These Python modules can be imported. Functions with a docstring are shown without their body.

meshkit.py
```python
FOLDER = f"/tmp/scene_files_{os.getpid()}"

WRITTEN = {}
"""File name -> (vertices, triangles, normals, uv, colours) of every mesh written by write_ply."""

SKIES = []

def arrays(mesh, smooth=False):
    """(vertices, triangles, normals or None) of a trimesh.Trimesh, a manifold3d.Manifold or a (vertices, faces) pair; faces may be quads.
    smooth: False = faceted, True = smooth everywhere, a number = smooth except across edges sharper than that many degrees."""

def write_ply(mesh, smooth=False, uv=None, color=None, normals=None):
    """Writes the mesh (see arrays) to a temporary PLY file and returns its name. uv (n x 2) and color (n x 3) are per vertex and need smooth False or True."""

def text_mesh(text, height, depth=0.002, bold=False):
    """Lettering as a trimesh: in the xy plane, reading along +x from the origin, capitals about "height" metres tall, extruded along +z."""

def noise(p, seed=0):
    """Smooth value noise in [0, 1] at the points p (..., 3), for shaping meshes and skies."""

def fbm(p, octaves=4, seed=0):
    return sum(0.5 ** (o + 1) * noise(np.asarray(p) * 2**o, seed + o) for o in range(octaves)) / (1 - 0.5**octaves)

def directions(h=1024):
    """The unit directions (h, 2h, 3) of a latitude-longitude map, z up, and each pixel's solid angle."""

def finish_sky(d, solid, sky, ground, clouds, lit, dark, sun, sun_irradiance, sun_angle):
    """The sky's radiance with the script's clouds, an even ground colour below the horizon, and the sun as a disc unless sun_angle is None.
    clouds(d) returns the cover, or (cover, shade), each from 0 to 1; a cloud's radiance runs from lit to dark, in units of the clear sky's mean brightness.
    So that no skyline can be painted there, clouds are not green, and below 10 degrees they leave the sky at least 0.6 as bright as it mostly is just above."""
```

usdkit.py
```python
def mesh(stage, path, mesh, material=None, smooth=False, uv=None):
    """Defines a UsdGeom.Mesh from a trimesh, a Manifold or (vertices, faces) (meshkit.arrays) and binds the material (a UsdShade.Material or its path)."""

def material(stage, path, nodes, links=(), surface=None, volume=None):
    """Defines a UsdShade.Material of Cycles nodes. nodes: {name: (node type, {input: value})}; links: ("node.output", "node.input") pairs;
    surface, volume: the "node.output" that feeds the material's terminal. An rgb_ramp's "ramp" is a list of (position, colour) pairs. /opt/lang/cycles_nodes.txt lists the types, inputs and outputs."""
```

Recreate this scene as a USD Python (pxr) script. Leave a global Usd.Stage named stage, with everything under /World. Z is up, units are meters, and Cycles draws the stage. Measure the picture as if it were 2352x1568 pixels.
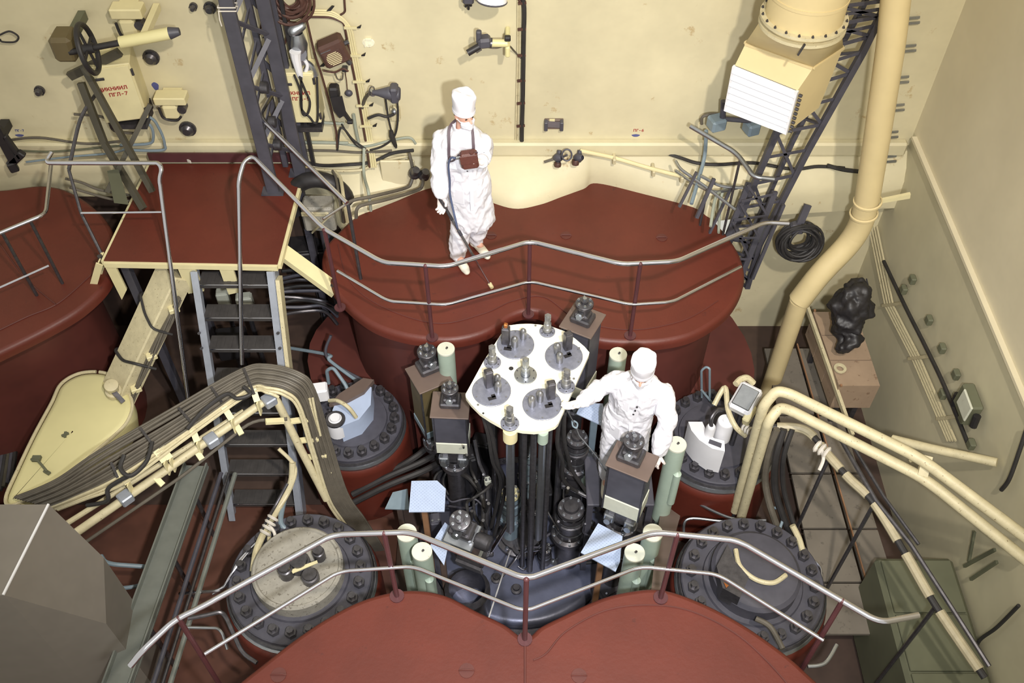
import math, random
import numpy as np, trimesh, manifold3d as m3, shapely.geometry as sg
import usdkit, meshkit
from pxr import Usd, UsdGeom, UsdLux, UsdShade, Gf, Sdf

stage = Usd.Stage.CreateInMemory()
UsdGeom.SetStageUpAxis(stage, UsdGeom.Tokens.z)
UsdGeom.SetStageMetersPerUnit(stage, 1.0)
world = UsdGeom.Xform.Define(stage, '/World')
UsdGeom.Scope.Define(stage, '/World/Looks')

# ---------------------------------------------------------------- camera, light, exposure
CAM_H, PITCH, F_PX = 6.2, math.radians(50.0), 2224.0
cam = UsdGeom.Camera.Define(stage, '/World/camera')
cam.AddTranslateOp().Set(Gf.Vec3d(0, 0, CAM_H))
cam.AddRotateXOp().Set(40.0)
cam.CreateHorizontalApertureAttr(36.0)
cam.CreateFocalLengthAttr(36.0 * F_PX / 2352)
cam.CreateFStopAttr(0.0)
cam.CreateClippingRangeAttr(Gf.Vec2f(0.05, 200))
cam.CreateExposureAttr(-0.10)

def spot(name, pos, aim, color, watts, radius, cone, soft):
    l = UsdLux.SphereLight.Define(stage, '/World/' + name)
    m = Gf.Matrix4d().SetLookAt(Gf.Vec3d(*pos), Gf.Vec3d(*aim), Gf.Vec3d(0, 0, 1)).GetInverse()
    l.AddTransformOp().Set(m)
    l.CreateRadiusAttr(radius); l.CreateColorAttr(Gf.Vec3f(*color)); l.CreateIntensityAttr(watts)
    l.CreateNormalizeAttr(True)
    s = UsdLux.ShapingAPI.Apply(l.GetPrim())
    s.CreateShapingConeAngleAttr(cone); s.CreateShapingConeSoftnessAttr(soft)
    return l
# a work lamp beside the viewing window, a warmer hall lamp above it, an added ambient fill
spot('lamp_window', (0.47, 0.0, 5.8), (0.15, 4.95, 0.0), (0.96, 0.97, 1.0), 760, 0.09, 36, 1.0)
spot('lamp_hall', (1.5, 0.0, 7.9), (0.1, 6.2, 0.6), (1.0, 0.90, 0.76), 760, 0.12, 44, 1.0)
dome = UsdLux.DomeLight.Define(stage, '/World/ambient_dome')
dome.CreateIntensityAttr(0.23); dome.CreateColorAttr(Gf.Vec3f(1.0, 0.97, 0.86))  # dim even fill added for ambient light, no sky in the hall

# ---------------------------------------------------------------- helpers
FW = np.array([0, math.cos(PITCH), -math.sin(PITCH)]); UP = np.array([0, math.sin(PITCH), math.cos(PITCH)]); RT = np.array([1.0, 0, 0])
CAM = np.array([0, 0, CAM_H])
def P(px, py, z=None, y=None, x=None, d=None):
    """The point of the hall seen at a pixel of the 2352 x 1568 frame on the plane z=, y= or x=, or at depth d."""
    r = FW * F_PX + RT * (px - 1176) + UP * (784 - py)
    t = (z - CAM_H) / r[2] if z is not None else y / r[1] if y is not None else x / r[0] if x is not None else d / F_PX
    return CAM + r * t
WY = 7.28
def W(px, py, off=0.0):
    """On the back wall, or on its lower part that leans forward to the deck's edge, off metres in front of it."""
    p = P(px, py, y=WY - off)
    if p[2] < .33 and LOWER:
        for _ in range(5):
            yf = np.interp(p[0], *LOWER); p = P(px, py, y=WY - off - .03 + (yf - WY) * min(1, max(0, (.34 - p[2]) / .34)))
    return p
LOWER = []
def V(*a): return np.array(a, float)
def unit(v): v = np.asarray(v, float); return v / (np.linalg.norm(v) + 1e-12)
def frame(axis, hint=(0, 0, 1)):
    a = unit(axis); h = np.asarray(hint, float)
    if abs(a @ unit(h)) > .97: h = V(1, 0, 0) if abs(a[0]) < .9 else V(0, 1, 0)
    u = unit(np.cross(h, a)); return u, np.cross(a, u), a
def rotz(deg): c, s = math.cos(math.radians(deg)), math.sin(math.radians(deg)); return np.array([[c, -s, 0], [s, c, 0], [0, 0, 1.0]])
def rotx(deg): c, s = math.cos(math.radians(deg)), math.sin(math.radians(deg)); return np.array([[1.0, 0, 0], [0, c, -s], [0, s, c]])
def fillet(pts, r, n=5):
    pts = [np.asarray(p, float) for p in pts]; out = [pts[0]]
    for a, b, c in zip(pts, pts[1:], pts[2:]):
        la, lc = np.linalg.norm(a - b), np.linalg.norm(c - b); k = min(r, la * .48, lc * .48)
        p, q = b + (a - b) / la * k, b + (c - b) / lc * k
        for t in np.linspace(0, 1, n): out.append((1 - t)**2 * p + 2 * t * (1 - t) * b + t * t * q)
    return out + [pts[-1]]
def spline(pts, n=8, closed=False):
    p = np.array(pts, float); m = len(p); out = []
    for i in range(m if closed else m - 1):
        g = (lambda k: p[k % m]) if closed else (lambda k: p[min(max(k, 0), m - 1)])
        a, b, c, d = g(i - 1), g(i), g(i + 1), g(i + 2)
        for t in np.arange(n) / n:
            out.append(.5 * (2 * b + (c - a) * t + (2 * a - 5 * b + 4 * c - d) * t * t + (3 * b - a - 3 * c + d) * t**3))
    if not closed: out.append(p[-1])
    return np.array(out)

class B:
    """Collects shapes into one mesh."""
    def __init__(s): s.v, s.f, s.n = [], [], 0
    def add(s, v, f):
        s.v.append(np.asarray(v, float)); s.f.append(np.asarray(f, int) + s.n); s.n += len(v); return s
    def tm(s, m): return s.add(m.vertices, m.faces)
    def hull(s, pts):
        m = trimesh.convex.convex_hull(np.asarray(pts, float)); return s.tm(m)
    def box(s, c, size, R=None, bev=0.0):
        h = np.asarray(size, float) / 2; b = min(bev, h.min() * .9); R = np.eye(3) if R is None else R; pts = []
        for sx in (-1, 1):
            for sy in (-1, 1):
                for sz in (-1, 1):
                    q = np.array([sx, sy, sz]) * h
                    if b <= 0: pts.append(q)
                    else:
                        for k in range(3):
                            w = q - np.array([sx, sy, sz]) * b; w[k] = q[k]; pts.append(w)
        pts = np.array(pts) @ R.T + np.asarray(c, float)
        return s.hull(pts)
    def bar(s, p0, p1, w, h, hint=(0, 0, 1), bev=0.0):
        """A rectangular bar from p0 to p1, w wide across, h high along the hint."""
        p0, p1 = np.asarray(p0, float), np.asarray(p1, float); u, v, a = frame(p1 - p0, hint)
        return s.box((p0 + p1) / 2, (w, h, np.linalg.norm(p1 - p0)), np.stack([u, v, a], 1), bev)
    def cyl(s, p0, p1, r, n=14, r1=None, cap=True):
        r1 = r if r1 is None else r1; p0, p1 = np.asarray(p0, float), np.asarray(p1, float); u, v, a = frame(p1 - p0)
        t = np.arange(n) * 2 * np.pi / n; c = np.cos(t)[:, None] * u + np.sin(t)[:, None] * v
        vv = np.vstack([p0 + c * r, p1 + c * r1, [p0, p1]]); i = np.arange(n); j = (i + 1) % n
        f = [np.stack([i, j, n + j], 1), np.stack([i, n + j, n + i], 1)]
        if cap: f += [np.stack([np.full(n, 2 * n), j, i], 1), np.stack([np.full(n, 2 * n + 1), n + i, n + j], 1)]
        return s.add(vv, np.vstack(f))
    def tube(s, pts, r, n=8):
        p = np.asarray(pts, float); m = len(p); t = np.gradient(p, axis=0); t /= np.linalg.norm(t, axis=1, keepdims=True) + 1e-12
        u = frame(t[0])[0]; us = []
        for k in range(m):
            u = u - t[k] * (u @ t[k]); u = unit(u); us.append(u)
        us = np.array(us); vs = np.cross(t, us); a = np.arange(n) * 2 * np.pi / n; rr = np.broadcast_to(r, (m,))[:, None, None]
        vv = (p[:, None] + rr * (np.cos(a)[None, :, None] * us[:, None] + np.sin(a)[None, :, None] * vs[:, None])).reshape(-1, 3)
        i, j = np.meshgrid(np.arange(m - 1), np.arange(n), indexing='ij'); k = (j + 1) % n
        q = np.stack([i * n + j, i * n + k, (i + 1) * n + k, (i + 1) * n + j], -1).reshape(-1, 4)
        c0, c1 = len(vv), len(vv) + 1; vv = np.vstack([vv, p[:1], p[-1:]]); jj = np.arange(n); kk = (jj + 1) % n
        f = np.vstack([q[:, [0, 1, 2]], q[:, [0, 2, 3]], np.stack([np.full(n, c0), kk, jj], 1), np.stack([np.full(n, c1), (m - 1) * n + jj, (m - 1) * n + kk], 1)])
        return s.add(vv, f)
    def strip(s, pts, w, th, side):
        """A flat band along a line: w wide along side, th thick."""
        p = np.asarray(pts, float); t = np.gradient(p, axis=0); t /= np.linalg.norm(t, axis=1, keepdims=True) + 1e-12
        sd = np.broadcast_to(np.asarray(side, float), p.shape); sd = sd - t * (sd * t).sum(1, keepdims=True); sd /= np.linalg.norm(sd, axis=1, keepdims=True) + 1e-12
        nn = np.cross(t, sd); vv = np.stack([p + sd * w / 2 + nn * th / 2, p - sd * w / 2 + nn * th / 2, p - sd * w / 2 - nn * th / 2, p + sd * w / 2 - nn * th / 2], 1).reshape(-1, 3)
        f = []
        for i in range(len(p) - 1):
            for j in range(4):
                a, b = i * 4 + j, i * 4 + (j + 1) % 4; f += [[a, b, b + 4], [a, b + 4, a + 4]]
        e = (len(p) - 1) * 4; f += [[0, 2, 1], [0, 3, 2], [e, e + 1, e + 2], [e, e + 2, e + 3]]
        return s.add(vv, f)
    def lathe(s, prof, c=(0, 0, 0), axis=(0, 0, 1), n=24):
        """prof: (radius, height) from the bottom outside to the top."""
        u, v, a = frame(axis); pr = [(max(r, 1e-5), h) for r, h in prof]; t = np.arange(n) * 2 * np.pi / n
        d = np.cos(t)[:, None] * u + np.sin(t)[:, None] * v
        vv = np.vstack([np.asarray(c, float) + d * r + a * h for r, h in pr]); m = len(pr)
        i, j = np.meshgrid(np.arange(m - 1), np.arange(n), indexing='ij'); k = (j + 1) % n
        q = np.stack([i * n + j, i * n + k, (i + 1) * n + k, (i + 1) * n + j], -1).reshape(-1, 4)
        return s.add(vv, np.vstack([q[:, [0, 1, 2]], q[:, [0, 2, 3]]]))
    def ball(s, c, r, sub=2, scale=(1, 1, 1), R=None):
        m = trimesh.creation.icosphere(sub, 1.0); v = m.vertices * np.asarray(scale) * r
        if R is not None: v = v @ R.T
        return s.add(v + np.asarray(c, float), m.faces)
    def plate(s, poly, th, nrm=None):
        """A flat polygon of 3D points given its thickness away from its face."""
        p = np.asarray(poly, float); c = p.mean(0)
        if nrm is None:
            nrm = sum(np.cross(p[i] - c, p[(i + 1) % len(p)] - c) for i in range(len(p)))
        a = unit(nrm); u, v, a = frame(a); q = np.stack([(p - c) @ u, (p - c) @ v], 1)
        g = sg.Polygon(q).buffer(0); m = trimesh.creation.extrude_polygon(g, th, engine='earcut')
        vv = m.vertices; return s.add(c + vv[:, :1] * u + vv[:, 1:2] * v + (vv[:, 2:] - th) * a, m.faces)
    def hexnut(s, c, axis, r, h): return s.cyl(np.asarray(c), np.asarray(c) + unit(axis) * h, r, 6)

used = {}
def numbered(where, name):
    k = used.get((where, name), 0); used[(where, name)] = k + 1
    return name if k == 0 else f'{name}_{k:03d}'
class T:
    """A top-level thing: an Xform at its base whose children are its parts."""
    def __init__(s, name, label=None, cat=None, group=None, kind=None):
        s.name, s.d, s.parts = numbered('', name), dict(label=label, category=cat, group=group, kind=kind), []
    def part(s, name, b, mat, parent='', label=None, smooth=35, kind=None):
        path = (parent + '/' if parent else '') + numbered(s.name + '/' + parent, name)
        v, f = (np.vstack(b.v), np.vstack(b.f)) if isinstance(b, B) else b
        s.parts.append((path, v, f, mat, label, smooth, kind)); return path
    def done(s, base=None):
        if base is None:
            lo = np.min([p[1].min(0) for p in s.parts], 0); hi = np.max([p[1].max(0) for p in s.parts], 0)
            base = V((lo[0] + hi[0]) / 2, (lo[1] + hi[1]) / 2, lo[2])
        s.base = base; root = '/World/' + s.name
        single = len(s.parts) == 1 and s.parts[0][0] == s.name
        if not single:
            x = UsdGeom.Xform.Define(stage, root); x.AddTranslateOp().Set(Gf.Vec3d(*map(float, base)))
        for path, v, f, mat, label, smooth, kind in s.parts:
            m = usdkit.mesh(stage, root if single else root + '/' + path, (v - base, f), MAT[mat], smooth=smooth)
            if single: m.AddTranslateOp().Set(Gf.Vec3d(*map(float, base)))
            if label: m.GetPrim().SetCustomDataByKey('label', label)
            if kind: m.GetPrim().SetCustomDataByKey('kind', kind)
        pr = stage.GetPrimAtPath(root)
        for k, val in s.d.items():
            if val: pr.SetCustomDataByKey(k, val)
        return s
def one(name, b, mat, label=None, cat=None, group=None, kind=None, smooth=35):
    t = T(name, label, cat, group, kind); t.parts.append((t.name, np.vstack(b.v), np.vstack(b.f), mat, None, smooth, None)); return t.done()

MAT = {}
def lin(c): return [((x / 255) / 12.92 if x / 255 <= .04045 else (((x / 255) + .055) / 1.055)**2.4) for x in c]
def mat(name, rgb, rough=.5, metal=0.0, var=.18, scale=6.0, bump=0.0, bscale=40.0, wear=None, wear_at=.62, coat=0.0, spec=.5):
    c = np.array(lin(rgb)); lo, hi = c * (1 - var), np.minimum(c * (1 + var), 1)
    nodes = {'g': ('geometry', {}), 'n': ('noise_texture', {'scale': scale, 'detail': 6.0, 'roughness': .6}),
             'r': ('rgb_ramp', {'ramp': [(.25, lo), (.75, hi)]}),
             'p': ('principled_bsdf', {'roughness': rough, 'metallic': metal, 'coat_weight': coat, 'specular_ior_level': spec})}
    links = [('g.position', 'n.vector'), ('n.fac', 'r.fac')]; col = 'r.color'
    if wear is not None:
        nodes['n2'] = ('noise_texture', {'scale': scale * 3.1, 'detail': 8.0, 'roughness': .7})
        nodes['r2'] = ('rgb_ramp', {'ramp': [(wear_at - .03, (0, 0, 0)), (wear_at + .03, (1, 1, 1))]})
        nodes['m'] = ('mix', {'color2': lin(wear)})
        links += [('g.position', 'n2.vector'), ('n2.fac', 'r2.fac'), ('r2.color', 'm.fac'), (col, 'm.color1')]; col = 'm.color'
    links.append((col, 'p.base_color'))
    if bump > 0:
        nodes['n3'] = ('noise_texture', {'scale': bscale, 'detail': 4.0}); nodes['b'] = ('bump', {'strength': bump, 'distance': .01})
        links += [('g.position', 'n3.vector'), ('n3.fac', 'b.height'), ('b.normal', 'p.normal')]
    MAT[name] = usdkit.material(stage, '/World/Looks/' + name, nodes, links, surface='p.BSDF')
mat('wall_paint', (206, 197, 164), .55, var=.15, scale=1.1, bump=.3, bscale=9, wear=(182, 162, 122), wear_at=.66)
mat('wall_side', (214, 205, 178), .6, var=.10, scale=.9, bump=.15, bscale=9)  # lighter tone puts the haze over this wall into its colour
mat('red_paint', (92, 38, 27), .5, var=.16, scale=2.2, bump=.12, bscale=30, wear=(76, 33, 26), wear_at=.66)
mat('red_dark', (88, 44, 38), .55, var=.2, scale=3)
mat('purple_paint', (80, 45, 48), .45, var=.15)
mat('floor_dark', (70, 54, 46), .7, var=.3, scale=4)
mat('floor_panel', (114, 107, 97), .65, var=.15, scale=4, wear=(94, 88, 80))
mat('chrome', (212, 212, 222), .19, 1.0, var=.05)
mat('steel_brushed', (168, 172, 178), .32, .9, var=.1, scale=20)
mat('steel_dark', (92, 90, 94), .36, .7, var=.3, scale=22)
mat('dark_grey', (76, 75, 84), .5, .1, var=.2, scale=8)
mat('black_paint', (38, 36, 38), .5, 0, var=.25, scale=9)
mat('black_rubber', (44, 42, 42), .6, 0, var=.25, scale=9)
mat('cable_grey', (92, 86, 76), .55, 0, var=.22, scale=9)
mat('cable_brown', (78, 52, 44), .55, 0, var=.22, scale=9)
mat('cream_paint', (216, 206, 162), .45, var=.08, scale=5, wear=(140, 118, 80), wear_at=.74)
mat('cream_worn', (196, 186, 152), .5, var=.12, scale=16, wear=(110, 92, 62), wear_at=.64)
mat('cream_smooth', (216, 208, 156), .4, var=.06, scale=2)
mat('duct_cream', (208, 190, 144), .45, var=.08, scale=2.5)
mat('plate_cream', (236, 232, 208), .4, var=.04, scale=6, wear=(196, 188, 150), wear_at=.72)
mat('zinc_disc', (136, 139, 155), .38, .5, var=.2, scale=25, bump=.1, bscale=90)
mat('zinc_stud', (146, 146, 148), .36, .7, var=.2, scale=25)
mat('white_cloth', (222, 221, 228), .9, var=.03, scale=8)
mat('white_paint', (226, 226, 230), .45, var=.05, scale=6, wear=(150, 146, 140), wear_at=.7)
mat('bootie', (226, 220, 202), .8, var=.06)
mat('glove', (232, 220, 214), .8, var=.04)
mat('skin', (206, 158, 138), .55, var=.08, scale=30)
mat('hair', (70, 52, 42), .7, var=.2)
mat('eye_dark', (40, 34, 32), .3)
mat('leather', (92, 52, 44), .5, var=.15, scale=40, bump=.2, bscale=120)
mat('strap', (84, 70, 78), .6)
mat('hose_blue', (78, 88, 116), .45)
mat('sage', (158, 174, 160), .5, var=.08, scale=10)
mat('sage_top', (200, 202, 186), .5, var=.06, scale=14, wear=(150, 136, 96), wear_at=.66)
mat('pale_blue', (176, 190, 216), .35, var=.05, scale=10)
mat('blue_grey', (122, 138, 148), .5, var=.1, scale=10)
mat('grey_cabinet', (118, 112, 104), .6, var=.06)
mat('aluminium', (168, 174, 186), .36, .4, var=.1, scale=12)
mat('tread_grey', (76, 73, 72), .5, .3, var=.2, scale=12)
mat('pale_pipe', (150, 156, 142), .5, var=.1, scale=12)
mat('brown_wood', (150, 112, 82), .6, var=.12)
mat('brown_plate', (110, 94, 86), .5, .2, var=.12)
mat('olive_plate', (96, 84, 56), .55, var=.15)
mat('copper', (190, 120, 72), .35, .9)
mat('lid_grey', (92, 96, 116), .38, .35, var=.18, scale=7, bump=.08, bscale=50)
mat('letter_red', (150, 44, 44), .6)
mat('letter_blue', (84, 88, 140), .6)
mat('letter_black', (40, 36, 36), .6)
mat('pink_crate', (158, 136, 114), .6, var=.1, scale=5, wear=(128, 104, 84))
mat('dim_green', (98, 100, 80), .6, var=.15, scale=3)
mat('rag', (206, 200, 190), .9)

mat('floor_red', (88, 54, 42), .6, var=.3, scale=3)
mat('cover_grey', (150, 146, 136), .5, var=.2, scale=9, wear=(104, 98, 88), wear_at=.6)

mat('wall_side_dimmed', (200, 193, 164), .6, var=.12, scale=1.2, bump=.15, bscale=9)  # side wall paint darkened, the dimmer light lower down put into its colour
mat('sleeve', (170, 160, 132), .55, var=.15, scale=16)
mat('channel_grey', (122, 126, 120), .45, .2, var=.12, scale=8)
mat('stand_dark', (70, 66, 54), .55, var=.2)
# ---------------------------------------------------------------- the setting
def struct(name, b, m, smooth=35): return one(name, b, m, None, None, None, 'structure', smooth)
XR = 3.74
struct('floor', B().box((-1.6, 3.4, -2.3), (XR * 2 + 3.4, 10.4, .2)), 'floor_dark')
struct('wall_back', B().box((-1.5, WY + .12, 2.9), (XR * 2 + 3.2, .24, 5.0)), 'wall_paint')
struct('wall_right', B().box((XR + .12, 3.2, 3.0), (.24, 9.9, 4.9)), 'wall_side')
struct('wall_right', B().box((XR + .12, 3.2, -.9), (.24, 9.9, 2.9)), 'wall_side_dimmed')

# lower wall: from the ledge down to the curved foot that follows the edge of the red deck
foot_px = [(-900, 400), (560, 400), (690, 404), (760, 470), (790, 500), (830, 492), (900, 466), (990, 432), (1060, 440), (1110, 458), (1180, 479), (1240, 470), (1290, 452), (1340, 434), (1372, 421), (1480, 446), (1592, 476), (1640, 500), (1720, 460), (2600, 400)]
lw_top, lw_bot = [], []
for px, py in foot_px:
    p = P(px, py, z=0.0); p[1] = min(p[1], WY - .02); lw_bot.append(p); lw_top.append(V(p[0], WY - .01, .34))
lw_bot, lw_top = spline(lw_bot, 6), spline(lw_top, 6)
o_ = np.argsort(lw_bot[:, 0]); LOWER += [lw_bot[o_, 0], lw_bot[o_, 1]]
n = len(lw_bot); rows = []
for t in (0, .35, .7, 1.0): rows.append(lw_top * (1 - t) + lw_bot * t + V(0, -.05, 0) * math.sin(t * math.pi))
rows.append(lw_bot - V(0, 0, .22)); rows.append(V(0, .3, 0) + rows[-1]); rows.append(rows[0] + V(0, .25, 0)); rows.append(rows[0])
vv = np.vstack(rows); i, j = np.meshgrid(np.arange(len(rows) - 1), np.arange(n - 1), indexing='ij')
q = np.stack([i * n + j, (i + 1) * n + j, (i + 1) * n + j + 1, i * n + j + 1], -1).reshape(-1, 4)
struct('wall_back', B().add(vv, np.vstack([q[:, [0, 1, 2]], q[:, [0, 2, 3]]])), 'wall_paint', 50)
struct('wall_back', B().box((3.0, WY + .05, -1.2), (1.5, .1, 2.0)), 'wall_paint')
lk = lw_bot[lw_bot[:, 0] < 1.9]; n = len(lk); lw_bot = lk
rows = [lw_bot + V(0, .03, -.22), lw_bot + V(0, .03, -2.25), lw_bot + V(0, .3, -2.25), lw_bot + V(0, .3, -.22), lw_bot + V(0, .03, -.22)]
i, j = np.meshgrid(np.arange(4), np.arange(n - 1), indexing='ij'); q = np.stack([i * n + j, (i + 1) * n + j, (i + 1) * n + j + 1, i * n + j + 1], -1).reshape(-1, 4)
struct('wall_back', B().add(np.vstack(rows), np.vstack([q[:, [0, 1, 2]], q[:, [0, 2, 3]]])), 'floor_dark', 50)  # dark lower band: shade and dark clutter put into its colour
b = B(); b.box((-1.0, WY - .035, .40), (9.4, .09, .15), bev=.02); b.box((-1.0, WY - .03, .318), (9.4, .06, .012))
struct('trim_1', b, 'wall_paint')

# ---------------------------------------------------------------- red decks
FZ0 = -2.2
DRUMS = [(P(812, 964, z=-1.15), .56), (P(1648, 1000, z=-1.15), .63), (P(1338, 738, z=.1), .3), (P(1196, 1235, z=-2.0), 1.02), (P(985, 862, z=-.3), .3), (P(1024, 800, z=0), .12), (P(1420, 812, z=0), .12)]
def deck(name, px, label, z=0.0, skirt=-2.2, extra=None, n=7, side='red_dark', inset=.30, tank=None):
    p = spline([P(x, y, z=z) for x, y in px], n, True); m = len(p)
    if sg.Polygon(p[:, :2]).exterior.is_ccw is False: p = p[::-1]
    t = np.roll(p, -1, 0) - np.roll(p, 1, 0); nn = np.stack([t[:, 1], -t[:, 0], 0 * t[:, 0]], 1); nn /= np.linalg.norm(nn, axis=1, keepdims=True) + 1e-9
    g = sg.Polygon(p[:, :2]).buffer(0); cap = trimesh.creation.triangulate_polygon(g, engine='earcut')
    T_ = T(name, label, 'deck'); b = B(); b.add(np.column_stack([cap[0], np.full(len(cap[0]), z)]), cap[1])
    def ring(b, lv):
        rows = [p + nn * o + V(0, 0, dz) for o, dz in lv]; i, j = np.meshgrid(np.arange(len(lv) - 1), np.arange(m), indexing='ij'); k = (j + 1) % m
        q = np.stack([i * m + j, (i + 1) * m + j, (i + 1) * m + k, i * m + k], -1).reshape(-1, 4); b.add(np.vstack(rows), np.vstack([q[:, [0, 1, 2]], q[:, [0, 2, 3]]]))
    ring(b, [(0, 0), (.018, -.006), (.034, -.022), (.042, -.05), (.042, -.10), (.0, -.11)])
    T_.part('deck_plate', b, 'red_paint', smooth=50)
    b.add(np.column_stack([cap[0], np.full(len(cap[0]), z - .11)]), cap[1][:, ::-1]) if False else None
    gi = g.buffer(-inset); gi = max(getattr(gi, 'geoms', [gi]), key=lambda q: q.area).simplify(.01)
    b = B().tm(trimesh.creation.extrude_polygon(gi, -.11 - skirt, engine='earcut').apply_translation((0, 0, skirt))); T_.part('side_wall', b, side)
    b = B(); b.add(np.column_stack([cap[0], np.full(len(cap[0]), z - .11)]), cap[1][:, ::-1]); T_.part('underside', b, side)
    if tank is not None:
        gt = g.buffer(tank, quad_segs=6)
        for q, r_ in DRUMS: gt = gt.difference(sg.Point(q[0], q[1]).buffer(r_))
        gt = gt.intersection(sg.box(-9, -9, 9, WY - .35)); gt = max(getattr(gt, 'geoms', [gt]), key=lambda q: q.area).simplify(.01)
        T_.part('lower_tank', B().tm(trimesh.creation.extrude_polygon(gt, .85, engine='earcut').apply_translation((0, 0, FZ0))), side)
    if extra: extra(T_, p, nn)
    return T_, p
def eyes(pts):
    def f(t, p, nn):
        for x, y in pts:
            c = P(x, y, z=0); b = B(); b.cyl(c, c + V(0, 0, .006), .05, 16); b.tube([c + V(-.05, 0, .004), c + V(-.03, 0, .016), c + V(.03, 0, .016), c + V(.05, 0, .004)], .006, 6)
            t.part('lashing_eye', b, 'red_dark')
    return f
def weld(t, px, z=.004, r=.006, m='red_dark'):
    t.part('weld_seam', B().tube(spline([P(x, y, z=z) for x, y in px], 8), r, 6), m)
far, far_p = deck('far_deck', [(752, 575), (778, 540), (830, 494), (900, 464), (990, 431), (1060, 438), (1180, 476), (1290, 450), (1372, 420), (1480, 445), (1592, 475), (1645, 520), (1688, 580), (1700, 640), (1668, 705), (1600, 755), (1530, 775), (1447, 779), (1370, 772), (1310, 746), (1262, 716), (1218, 706), (1172, 718), (1120, 752), (1060, 770), (1000, 772), (920, 760), (850, 732), (785, 675), (752, 620)],
    'far red painted steel deck with a scalloped front edge, under the person with the probe', extra=eyes([(1128, 541), (1300, 541), (1520, 546)]), inset=.14, tank=.38)
weld(far, [(776, 560), (800, 640), (870, 700), (1000, 742), (1110, 720), (1180, 690), (1250, 682), (1330, 735), (1450, 757), (1570, 735), (1650, 690)], r=.004)
far.done()
near, near_p = deck('near_deck', [(430, 1700), (540, 1590), (610, 1532), (690, 1470), (760, 1424), (830, 1388), (900, 1368), (960, 1364), (1020, 1376), (1085, 1409), (1150, 1440), (1180, 1462), (1205, 1478), (1232, 1462), (1250, 1446), (1300, 1421), (1380, 1384), (1450, 1366), (1520, 1362), (1600, 1388), (1680, 1428), (1760, 1480), (1845, 1550), (1960, 1680), (1960, 1900), (430, 1900)],
    'near red painted steel deck with two rounded lobes, at the foot of the photo', extra=eyes([(1072, 1540), (1330, 1552), (640, 1430 + 120)]))
weld(near, [(1225, 1516), (1255, 1500), (1300, 1450), (1390, 1402), (1490, 1389), (1590, 1404), (1700, 1462), (1800, 1560), (1850, 1640)])
weld(near, [(1206, 1482), (1206, 1530), (1206, 1600)], r=.008)
near.done()
left, _ = deck('left_deck', [(-500, 460), (-150, 444), (0, 440), (100, 430), (170, 452), (232, 505), (256, 570), (240, 640), (190, 695), (120, 740), (0, 800), (-200, 890), (-500, 960)],
    'left red painted steel deck in shade, beyond the ladder, cut by the left frame edge')
weld(left, [(0, 560), (60, 640), (130, 700)], r=.006); weld(left, [(-10, 762), (60, 728), (135, 695), (210, 630)], r=.006)
left.done()

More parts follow.
